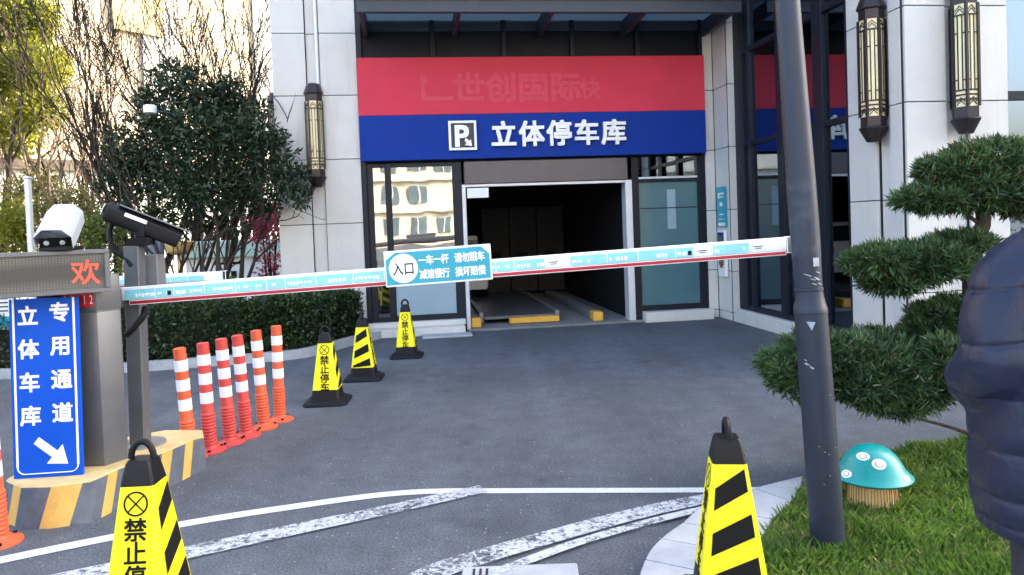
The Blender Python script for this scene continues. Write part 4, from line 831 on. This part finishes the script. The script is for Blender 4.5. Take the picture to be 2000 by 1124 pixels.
# ------------------------------------------------------------------ traffic cones
def sq(h, z, ch=.18): c = h*(1-ch); return [(-c, -h, z), (c, -h, z), (h, -c, z), (h, c, z), (c, h, z), (-c, h, z), (-h, c, z), (-h, -c, z)]
def cone(loc, rz, label):
    t_ = thing('traffic_cone', loc, label, 'traffic cone', 'yellow and black no parking cones', rz=rz)
    mb = MB(); mb.rings([sq(.20, 0), sq(.20, .022), sq(.185, .034), sq(.165, .036), sq(.155, .05), sq(.135, .055)]); mb.build('base', M['rubber'], t_, bevel=.004, local=True)
    hz = lambda z: .130+(z-.05)*(.056-.130)/(.60-.05)
    mb = MB(); mb.rings([sq(hz(.05), .05, .16), sq(hz(.14), .14, .16)]); mb.rings([sq(hz(.566)+.002, .566, .16), sq(hz(.60), .60, .16), sq(.046, .645, .16), sq(.040, .655, .16)]); mb.rings([sq(hz(.14)-.001, .14, .16), sq(hz(.566)-.001, .566, .16)])
    mb.build('body', M['black'], t_, local=True)
    mb = MB()
    for k in range(4):
        mb.M = Matrix.Rotation(R(90*k), 4, 'Z')
    mb.M = Matrix.Identity(4); mb.rings([sq(hz(.14)+.0015, .14, .16), sq(hz(.566)+.0015, .566, .16)], 0, cap=False); mb.build('yellow_sleeve', M['yel'], t_, local=True)
    mb = MB(); mb.tube([(.042*math.cos(a_), 0, .655+.062*math.sin(a_)) for a_ in [i*math.pi/10 for i in range(11)]], .0125, 8); mb.build('handle', M['black'], t_, local=True)
    mb = MB()
    for k in range(4):
        mb.M = Matrix.Rotation(R(90*k), 4, 'Z')
        fn = lambda u, z: (u, -(hz(z)+.0030), z)
        if k % 2 == 0:
            ring = 28; r1, r2, zc = .045, .038, .505
            for i in range(ring):
                a0, a1 = 2*math.pi*i/ring, 2*math.pi*(i+1)/ring
                mb.poly([fn(r*math.cos(a_), zc+r*math.sin(a_)) for r, a_ in ((r1, a0), (r1, a1), (r2, a1), (r2, a0))])
            for sg in (1, -1):
                dx, dz = math.cos(R(45)), math.sin(R(45))*sg; nx, nz = -dz*.003, dx*.003
                mb.poly([fn(dx*f*.038+nx*q_, zc+dz*f*.038+nz*q_) for f, q_ in ((-1, -1), (1, -1), (1, 1), (-1, 1))])
            for i, ch in enumerate('禁止停车'): mb.text(ch, .086, lambda u, v, i=i: fn(u, .413-i*.083+v), 0, .022)
        else:
            for zc in (.475, .315, .165):
                cut = lambda z: hz(z)*.80
                zl, zr = zc-.035, zc+.035; th_ = .04
                pl = [(-cut(zl-th_), zl-th_), (cut(zr-th_), zr-th_), (cut(zr+th_), zr+th_), (-cut(zl+th_), zl+th_)]
                mb.poly([fn(u, max(z, .145)) for u, z in pl])
    mb.build('printed_marks', M['ink'], t_, smooth=0, local=True)
    return t_
cone(G(795, 697), R(2), 'yellow cone farthest away beside the garage glass, characters facing front')
cone(G(712, 740), R(92), 'yellow cone with black stripes facing front, beside the hedge end')
cone(G(641, 786), R(3), 'yellow cone with characters standing nearest the orange posts')
cone((at(284, 1000, 2.78).x, 2.78, .12), R(2), 'large foreground yellow cone at lower left with characters in front of the striped island')
cone((at(1422, 950, 2.78).x, 2.78, .122), R(83), 'large foreground yellow cone at lower right with black stripes beside the grass')

# ------------------------------------------------------------------ lawn island, kerb, grass
ko = [G(*p) for p in [(1566, 953), (1471, 978), (1373, 1015), (1332, 1048), (1289, 1081), (1258, 1124), (1225, 1230)]]
ki = [G(*p, .07) for p in [(1560, 962), (1545, 980), (1508, 1015), (1487, 1050), (1470, 1085), (1455, 1135), (1420, 1230)]]
ko, ki = smoothpts(ko, 4), smoothpts(ki, 4); mb = MB()
cell = 0
for i in range(len(ko)-1):
    a0, a1, b0, b1 = ko[i], ko[i+1], ki[i], ki[i+1]; g = .03 if i % 4 == 3 else 0
    a1_, b1_ = a1.lerp(a0, g*4), b1.lerp(b0, g*4)
    mb.add([(a0.x, a0.y, 0), (a1_.x, a1_.y, 0), (b1_.x, b1_.y, 0), (b0.x, b0.y, 0), (a0.x+.01, a0.y+.01, .065), (a1_.x+.01, a1_.y+.01, .065), (b1_.x, b1_.y, .07), (b0.x, b0.y, .07)], [(4, 5, 6, 7), (0, 1, 5, 4), (2, 3, 7, 6), (1, 2, 6, 5), (3, 0, 4, 7)])
far = [G(*p) for p in [(1600, 950), (1650, 930), (1700, 915), (1780, 897), (1880, 882), (2000, 868), (2200, 850)]]
tag(mb.build('kerb', M['kerb'], smooth=0), kind='structure')
lp_ = [(p.x, p.y) for p in ki[::-1]]+[(p.x, p.y) for p in far]+[(4.6, 4.9), (4.6, 2.86), (ki[-1].x, 2.86)]
lp_ = [(x, max(y, 2.86)) for x, y in lp_]
mb = MB(); mb.prism(lp_, .0, .06); tag(mb.build('lawn_soil', M['lawn'], smooth=0), kind='structure')
def inpoly(x, y, P):
    c = np.zeros(len(x), bool); j = len(P)-1
    for i in range(len(P)):
        xi, yi = P[i]; xj, yj = P[j]
        if yi != yj: c ^= ((yi > y) != (yj > y)) & (x < (xj-xi)*(y-yi)/(yj-yi)+xi)
        j = i
    return c
X = rng.uniform(.7, 4.2, 110000); Y = rng.uniform(2.6, 5.1, 110000); k = inpoly(X, Y, lp_); X, Y = X[k], Y[k]
cl = .5+.5*np.sin(X*7+2*np.sin(Y*5))*np.sin(Y*9+X*3); hgt = rng.uniform(.025, .062, len(X))*(.65+.7*cl); far_ = (Y > 4.15); hgt[far_] *= 1.35
px_, py_ = at(1645, 1080, 3.5).x, 3.5
bare = ((X-1.28)**2/.05+(Y-3.42)**2/.02) < 1+rng.normal(size=len(X))*.3; keep = ~bare | (rng.uniform(size=len(X)) < .25); X, Y, hgt, cl = X[keep], Y[keep], hgt[keep], cl[keep]
an = rng.uniform(0, 6.28, len(X)); wd = rng.uniform(.0022, .0045, len(X)); le = hgt*rng.uniform(.2, .9, len(X)); la_ = rng.uniform(0, 6.28, len(X))
b_ = np.stack([X, Y, np.full(len(X), .055)], 1); sd_ = np.stack([np.cos(an), np.sin(an), 0*an], 1)*wd[:, None]; ln_ = np.stack([np.cos(la_), np.sin(la_), 0*an], 1)*le[:, None]; up_ = np.stack([0*an, 0*an, hgt], 1)
m1 = b_+up_*.6+ln_*.35; tpt = b_+up_+ln_
tag(quads('grass', np.stack([b_-sd_, b_+sd_, m1+sd_*.8, tpt], 1), [M['grass'], M['straw']], None, (rng.uniform(size=len(X)) < .04+.08*(cl < .25)).astype(int)), 'tufted green grass on the small lawn island by the lamp post', 'grass', kind='stuff')

# drain cover
d0, d1 = G(905, 1106), G(1128, 1112); DC = thing('drain_cover', (d0.x+.25, 3.3, 0), 'pale concrete drain cover set in the asphalt at the bottom edge', 'drain cover')
mb = MB(); mb.box(d0.x, d1.x, 3.06, 3.42, 0, .018); fr_ = mb.build('slab', M['kerb'], DC, bevel=.006)
mb = MB()
for k in range(3): mb.box(d0.x+.05+k*.03, d0.x+.062+k*.03, 3.28, 3.39, .0181, .020)
mb.build('slot', M['joint'], DC)

# ------------------------------------------------------------------ lamp post
pb_ = G(1618, 1068, .05); ptop_ = at(1533, -60, 3.52); LP = thing('lamp_post', (pb_.x, pb_.y, .05), 'dark slate tapered lamp post standing on the lawn island', 'lamp post')
axd = (ptop_-pb_); q = axd.normalized(); xx = Vector((1, 0, 0)); xx = (xx-q*xx.dot(q)).normalized(); yy = q.cross(xx)
PMx = Matrix(((xx.x, yy.x, q.x, pb_.x), (xx.y, yy.y, q.y, pb_.y), (xx.z, yy.z, q.z, pb_.z), (0, 0, 0, 1)))
def lpm(mb): mb.M = PMx.copy(); return mb
LPL = 5.6; zc = (at(1585, 600, 3.55)-pb_).dot(q)
mb = lpm(MB()); mb.lathe([(.080, -.06), (.0765, .05), (.0735, zc-.02), (.0755, zc-.018), (.0755, zc), (.073, zc+.006), (.065, zc+.045), (.061, zc+.075), (.061, zc+.085)], 32); mb.build('base_section', M['lamp'], LP, smooth=35)
mb = lpm(MB()); mb.lathe([(.060, zc+.085), (.0635, zc+.087), (.0635, zc+.098), (.060, zc+.10), (.0655, zc+.35), (.065, zc+.62), (.057, zc+1.3), (.042, LPL)], 32); sh = mb.build('shaft', M['lamp'], LP, smooth=35)
mb = lpm(MB()); mb.lathe([(.0672, zc+.24), (.0682, zc+.245), (.0685, zc+.60), (.0672, zc+.61)], 24); mb.build('clear_wrap', M['tape'], LP, smooth=60)
mb = lpm(MB())
def patch(mb, a0, z, pts, r): mb.poly([(r*math.sin(R(a0)+x/r), -r*math.cos(R(a0)+x/r), z+zz) for x, zz in pts])
patch(mb, -22, zc-.07, [(-.022, .02), (.018, .016), (.0, -.022)], .0775); patch(mb, -50, zc-.245, [(-.01, .0), (.03, -.025), (.034, -.02), (.0, .006)], .0765); patch(mb, -52, zc-.225, [(-.01, .0), (.006, -.008), (.006, -.002)], .0765)
patch(mb, 12, zc+.22, [(-.012, -.02), (.02, -.02), (.02, .02), (-.012, .02)], .0668)
for k in range(9): patch(mb, rng.uniform(-40, 30), zc+.14+rng.uniform(-.03, .04), [(-.012, .004), (.01, -.004), (.012, 0), (-.01, .007)], .0645)
for k in range(8): patch(mb, rng.uniform(-50, 50), rng.uniform(.2, .95), [(-.004, .0), (.003, -.002), (.003, .003)], .0772)
mb.build('scratch', M['scratch'], LP, smooth=0)
mb = lpm(MB()); 
for dx in (-1, 1): mb.M = PMx.copy(); mb.tube([(0, 0, LPL-.2), (dx*.3, 0, LPL+.1), (dx*.6, 0, LPL+.05)], .025, 8); mb.M = PMx @ Matrix.Translation((dx*.62, 0, LPL-.05)); mb.lathe([(.05, .1), (.14, .06), (.16, -.1), (.08, -.2)], 20); mb.M = PMx.copy()
mb.build('lamp_head', M['lamp'], LP)

# ------------------------------------------------------------------ mushroom ornament
mc = G(1697, 985, .06); MU = thing('mushroom_ornament', mc, 'teal capped mushroom ornament with white oval spots on the grass behind the lamp post', 'garden ornament')
mcx = at(1703, 930, mc.y); cz = mcx.z; rr_ = .192
mb = MB(); mb.M = Matrix.Translation((mcx.x, mc.y, cz)) @ Matrix.Diagonal((1.02, 1.02, .80, 1)); mb.lathe([(.02, -.01), (.14, -.005), (.185, -.008), (rr_, .0), (.195, .008), (.178, .026), (.158, .058), (.140, .10), (.118, .142), (.09, .175), (.06, .196), (.03, .206), (.004, .209)], 40); mb.build('cap', M['teal'], MU, smooth=60)
def capr(z): 
    P_ = [(.195, .008), (.178, .026), (.158, .058), (.140, .10), (.118, .142), (.09, .175), (.06, .196), (.03, .206), (.004, .209)]
    for (r1, z1), (r2, z2) in zip(P_, P_[1:]):
        if z1 <= z <= z2: return r1+(r2-r1)*(z-z1)/(z2-z1)
    return .19
for ang, z, w_, h_ in ((-10, .128, .034, .028), (-48, .16, .034, .02), (40, .035, .026, .016), (-70, .045, .032, .022), (100, .10, .034, .03), (170, .12, .034, .03)):
    mb = MB(); mb.M = Matrix.Translation((mcx.x, mc.y, cz)) @ Matrix.Diagonal((1.02, 1.02, .80, 1))
    for sc_, off, mi in ((1, .002, 0), (.62, .0035, 1), (.45, .005, 0)):
        pts = []
        for i in range(22):
            a_ = 2*math.pi*i/22; zz = min(.205, max(.013, z+h_*sc_*math.sin(a_))); r = capr(zz)+off; th_ = R(ang)+w_*sc_*math.cos(a_)/r; pts.append((r*math.sin(th_), -r*math.cos(th_), zz+off*.7))
        c_ = (sum(p[0] for p in pts)/22*1.02, sum(p[1] for p in pts)/22*1.02, sum(p[2] for p in pts)/22+.001)
        mb.add(pts+[c_], [(i, (i+1) % 22, 22) for i in range(22)], mi)
    mb.build('spot', [M['signw'], pm('grey spot outline', (.3, .3, .3), .5)], MU, smooth=0)
mb = MB(); mb.M = Matrix.Translation((mcx.x, mc.y, .05)); prf = []; nn_ = 48; h1 = cz-.05
rs = [[(r*(1+(.03 if i % 2 else -.03))*math.cos(2*math.pi*i/nn_), r*(1+(.03 if i % 2 else -.03))*math.sin(2*math.pi*i/nn_), z) for i in range(nn_)] for r, z in ((.125, 0), (.122, h1*.4), (.118, h1*.8), (.11, h1-.003))]
mb.rings(rs); mb.build('stem', M['stem'], MU, smooth=0)
mb = MB(); mb.M = Matrix.Translation((mcx.x, mc.y, .05))
for i in range(34): a_ = R(-90+(i-17)*7); r = .1275; mb.bar((r*math.cos(a_), r*math.sin(a_), rng.uniform(0, h1*.4)), (.1225*math.cos(a_), .1225*math.sin(a_), h1-.004), .0025, .003)
mb.build('grooves', M['brown'], MU)

# ------------------------------------------------------------------ cloud pruned tree
TB = Vector((2.95, 4.62, .05)); CT = thing('cloud_pruned_tree', TB, 'dark green conifer clipped into cushion shaped tiers beside the person', 'tree')
mb = MB()
tk = smoothpts([TB, Vector((2.98, 4.6, .5)), Vector((2.86, 4.6, .95)), at(1900, 480, 4.6), at(1920, 440, 4.6), at(1915, 390, 4.6)], 4); mb.tube(tk, [.075-.04*i/(len(tk)-1) for i in range(len(tk))], 10)
for pts, r in ([[(1915, 440), (1880, 415), (1830, 395)], .014], [[(1917, 430), (1950, 405), (1990, 385)], .014], [[(1915, 450), (1910, 410), (1905, 370)], .018], [[(1900, 480), (1850, 530), (1780, 540)], .02], [[(1895, 560), (1860, 620), (1810, 650)], .018], [[(1900, 850), (1840, 830), (1720, 800)], .014], [[(1930, 780), (1800, 770), (1600, 740)], .028], [[(1905, 700), (1880, 720), (1850, 740)], .018]):
    mb.tube(smoothpts([at(*p, 4.6) for p in pts], 4), [r*(1-.5*i/8) for i in range(9)], 7)
mb.build('trunk', M['bark'], CT)
def pad(blobs, n):
    Q = []
    vol = [(b[1][0]*b[1][2])**.9 for b in blobs]
    for (c, r), v in zip(blobs, vol):
        k = int(n*v/sum(vol)); cc, d = inell(k, c, r, .55)
        sc_ = np.array([.9+.22*mnoise.noise(Vector(q_*9)) for q_ in cc]); cc = np.array(c)+(cc-np.array(c))*sc_[:, None]
        lowm = d[:, 2] < -.3; cc[lowm, 2] += .25*r[2]*rng.uniform(0, 1, lowm.sum())
        for w_ in range(7):
            D_ = d*.75+rng.normal(size=(k, 3))*.62+np.array([0, 0, .38]); Q.append(leaves(cc, D_, .066, .0098, .08))
    Q = np.concatenate(Q); mi_ = (rng.uniform(size=len(Q)) < .035).astype(int)
    return quads('crown', Q, [M['pod'], M['brownneedle']], CT, mi_)
def SB(px, py, rx, ry, y, dy): return PB(px, py, max(8, rx-13), max(8, ry-13), y, max(.1, dy-.04))
Y0 = 4.6
pad([SB(1905, 375, 135, 60, Y0, .36), SB(1830, 388, 88, 44, Y0-.05, .3), SB(1935, 315, 118, 54, Y0, .33), SB(2010, 380, 90, 65, Y0, .33), SB(1860, 335, 82, 48, Y0, .3), SB(1780, 392, 48, 28, Y0-.05, .2)], 3300)
pad([SB(1800, 515, 118, 56, Y0-.1, .34), SB(1715, 512, 76, 44, Y0-.15, .28), SB(1880, 478, 70, 36, Y0, .3), SB(1745, 552, 74, 36, Y0-.12, .28), SB(1675, 512, 40, 28, Y0-.15, .18)], 2300)
pad([SB(1838, 622, 74, 44, Y0, .3), SB(1806, 648, 52, 36, Y0-.05, .24), SB(1866, 596, 42, 26, Y0, .22)], 1000)
pad([SB(1690, 730, 134, 82, Y0-.2, .42), SB(1560, 730, 84, 64, Y0-.2, .34), SB(1620, 690, 112, 54, Y0-.15, .4), SB(1790, 752, 98, 62, Y0-.1, .36), SB(1720, 682, 92, 50, Y0, .36), SB(1512, 712, 38, 38, Y0-.2, .24), SB(1740, 785, 84, 40, Y0-.2, .3)], 3900)
pad([SB(1842, 705, 56, 58, Y0-.35, .26)], 420)

# ------------------------------------------------------------------ person
PE = thing('person', (1.555, 2.0, .085), 'person in a long dark navy quilted jacket seen from behind at the right edge', 'person')
def skin(name, V_, E_, Rd, mat, parent, sub=2, root=0):
    me = bpy.data.meshes.new(name); me.from_pydata(V_, E_, []); o = bpy.data.objects.new('tmp', me); col.objects.link(o)
    md = o.modifiers.new('s', 'SKIN'); 
    for i, v in enumerate(me.skin_vertices[0].data): v.radius = Rd[i]; v.use_root = (i == root)
    s2 = o.modifiers.new('u', 'SUBSURF'); s2.levels = sub; s2.render_levels = sub; bpy.context.view_layer.update()
    m2 = bpy.data.meshes.new_from_object(o.evaluated_get(bpy.context.evaluated_depsgraph_get())); bpy.data.objects.remove(o)
    m2.materials.clear(); m2.materials.append(mat); m2.polygons.foreach_set('use_smooth', [True]*len(m2.polygons)); m2.name = name
    o = bpy.data.objects.new(name, m2); col.objects.link(o); o.parent = parent; return o
BV = [(0, 0, .92), (0, -.01, 1.15), (0, -.02, 1.36), (0, 0, 1.47), (0, .02, 1.56), (0, .03, 1.66)]
BE = [(0, 1), (1, 2), (2, 3), (3, 4), (4, 5)]; BR = [(.15, .11), (.15, .11), (.15, .10), (.06, .06), (.07, .08), (.075, .095)]
for sg in (-1, 1):
    b0 = len(BV); BV += [(sg*.18, -.02, 1.38), (sg*.225, -.03, 1.10), (sg*.19, .22, 1.02), (sg*.17, .27, 1.0)]; BE += [(2, b0), (b0, b0+1), (b0+1, b0+2), (b0+2, b0+3)]; BR += [(.055, .055), (.045, .045), (.032, .03), (.035, .02)]
    for fi in range(4): BV += [(sg*(.135+.018*fi), .34-.008*abs(fi-1), .985-.004*fi), (sg*(.13+.018*fi), .36-.008*abs(fi-1), .955)]; k_ = len(BV)-2; BE += [(b0+3, k_), (k_, k_+1)]; BR += [(.009, .009), (.008, .008)]
    BV += [(sg*.13, .28, 1.02), (sg*.115, .31, 1.015)]; k_ = len(BV)-2; BE += [(b0+3, k_), (k_, k_+1)]; BR += [(.011, .011), (.009, .009)]
    b0 = len(BV); BV += [(sg*.10, 0, .84), (sg*.11, .01, .48), (sg*.115, -.02, .09), (sg*.13, .12, .04)]; BE += [(0, b0), (b0, b0+1), (b0+1, b0+2), (b0+2, b0+3)]; BR += [(.085, .09), (.06, .06), (.042, .045), (.04, .03)]
skin('body', BV, BE, BR, M['skin'], PE)
TV = [(0, 0, .93)]; TE = []; TR = [(.17, .13)]
for sg in (-1, 1):
    b0 = len(TV); TV += [(sg*.105, 0, .80), (sg*.12, .01, .48), (sg*.125, -.01, .10)]; TE += [(0, b0), (b0, b0+1), (b0+1, b0+2)]; TR += [(.115, .12), (.085, .09), (.075, .08)]
skin('trousers', TV, TE, TR, M['trouser'], PE)
for sg in (-1, 1):
    mb = MB(); mb.rings([[(sg*.13+w_*math.cos(a_), .04+l_*math.sin(a_), z) for a_ in [i*math.pi/8 for i in range(16)]] for w_, l_, z in ((.05, .14, 0), (.055, .145, .03), (.05, .13, .07), (.04, .08, .12))]); mb.build('shoe', M['black'], PE, local=True)
mb = MB(); mb.rings([[(r*1.0*math.cos(a_), .025+r*1.15*math.sin(a_), z) for a_ in [i*math.pi/10 for i in range(20)]] for r, z in ((.07, 1.55), (.088, 1.60), (.094, 1.68), (.088, 1.74), (.06, 1.785), (.01, 1.80))]); mb.build('hair', M['hair'], PE, local=True)
# jacket: union of torso and sleeves, voxel remeshed, then quilted
def ell(cx, cy, z, rx, ry, n=40, tilt=0): return [(cx+rx*math.copysign(abs(math.cos(a_))**.8, math.cos(a_)), cy+ry*math.copysign(abs(math.sin(a_))**.8, math.sin(a_)), z+tilt*math.cos(a_)) for a_ in [2*math.pi*i/n for i in range(n)]]
mb = MB(); mb.rings([ell(0, 0, z, rx, ry) for z, rx, ry in ((.63, .285, .19), (.72, .30, .205), (.9, .298, .21), (1.05, .28, .20), (1.2, .265, .195), (1.32, .255, .18), (1.40, .22, .155), (1.45, .15, .12), (1.49, .10, .10), (1.54, .09, .095))])
for sg in (-1, 1): mb.tube(smoothpts([Vector(p) for p in ((sg*.10, 0, 1.40), (sg*.20, 0, 1.315), (sg*.25, -.02, 1.20), (sg*.262, -.03, 1.10), (sg*.245, .08, 1.035), (sg*.20, .20, 1.01))], 4), [.085, .088, .092, .095, .098, .10, .10, .10, .10, .10, .102, .103, .102, .10, .098, .095, .09, .085, .08, .075, .07][:21], 20)
tmp = mb.build('tmp', M['navy'], None); md = tmp.modifiers.new('r', 'REMESH'); md.mode = 'VOXEL'; md.voxel_size = .0058; bpy.context.view_layer.update()
jm = bpy.data.meshes.new_from_object(tmp.evaluated_get(bpy.context.evaluated_depsgraph_get())); bpy.data.objects.remove(tmp)
co = np.zeros(len(jm.vertices)*3); jm.vertices.foreach_get('co', co); co = co.reshape(-1, 3)
ed_ = np.zeros(len(jm.edges)*2, int); jm.edges.foreach_get('vertices', ed_); ed_ = ed_.reshape(-1, 2)
for it in range(44):
    sm_ = np.zeros_like(co); ct = np.zeros(len(co)); np.add.at(sm_, ed_[:, 0], co[ed_[:, 1]]); np.add.at(sm_, ed_[:, 1], co[ed_[:, 0]]); np.add.at(ct, ed_[:, 0], 1); np.add.at(ct, ed_[:, 1], 1); co = co*.4+.6*sm_/ct[:, None]
jm.vertices.foreach_set('co', co.ravel()); jm.update()
nrm = np.zeros(len(co)*3); jm.vertices.foreach_get('vector', nrm) if False else jm.vertex_normals.foreach_get('vector', nrm); nrm = nrm.reshape(-1, 3)
zs = np.array([1.43, 1.29, 1.155, 1.0, .86, .735, .66]); zz = co[:, 2]+.018*np.sin(co[:, 0]*9)
dist = np.min(np.abs(zz[:, None]-zs[None, :]), axis=1)
puff = .004*(1-np.exp(-(dist/.026)**2)) - .005*np.exp(-(dist/.0055)**2)
wr_ = np.array([mnoise.noise(Vector((p[0]*7, p[1]*7, p[2]*16)))*.6+mnoise.noise(Vector((p[0]*17+3*p[2], p[1]*17, p[2]*30)))*.35 for p in co])
amp = .002+.005*np.exp(-((co[:, 2]-1.08)/.08)**2)+.003*(co[:, 2] < .9)
near = np.exp(-(dist/.03)**2)
pk = np.array([mnoise.noise(Vector((p[0]*38, p[1]*38, p[2]*6))) for p in co])*.006*near
co = co+nrm*(puff+wr_*amp+pk)[:, None]
jm.vertices.foreach_set('co', co.ravel()); jm.materials.clear(); jm.materials.append(M['navy']); jm.polygons.foreach_set('use_smooth', [True]*len(jm.polygons)); jm.update()
jk = bpy.data.objects.new('jacket', jm); col.objects.link(jk); jk.parent = PE
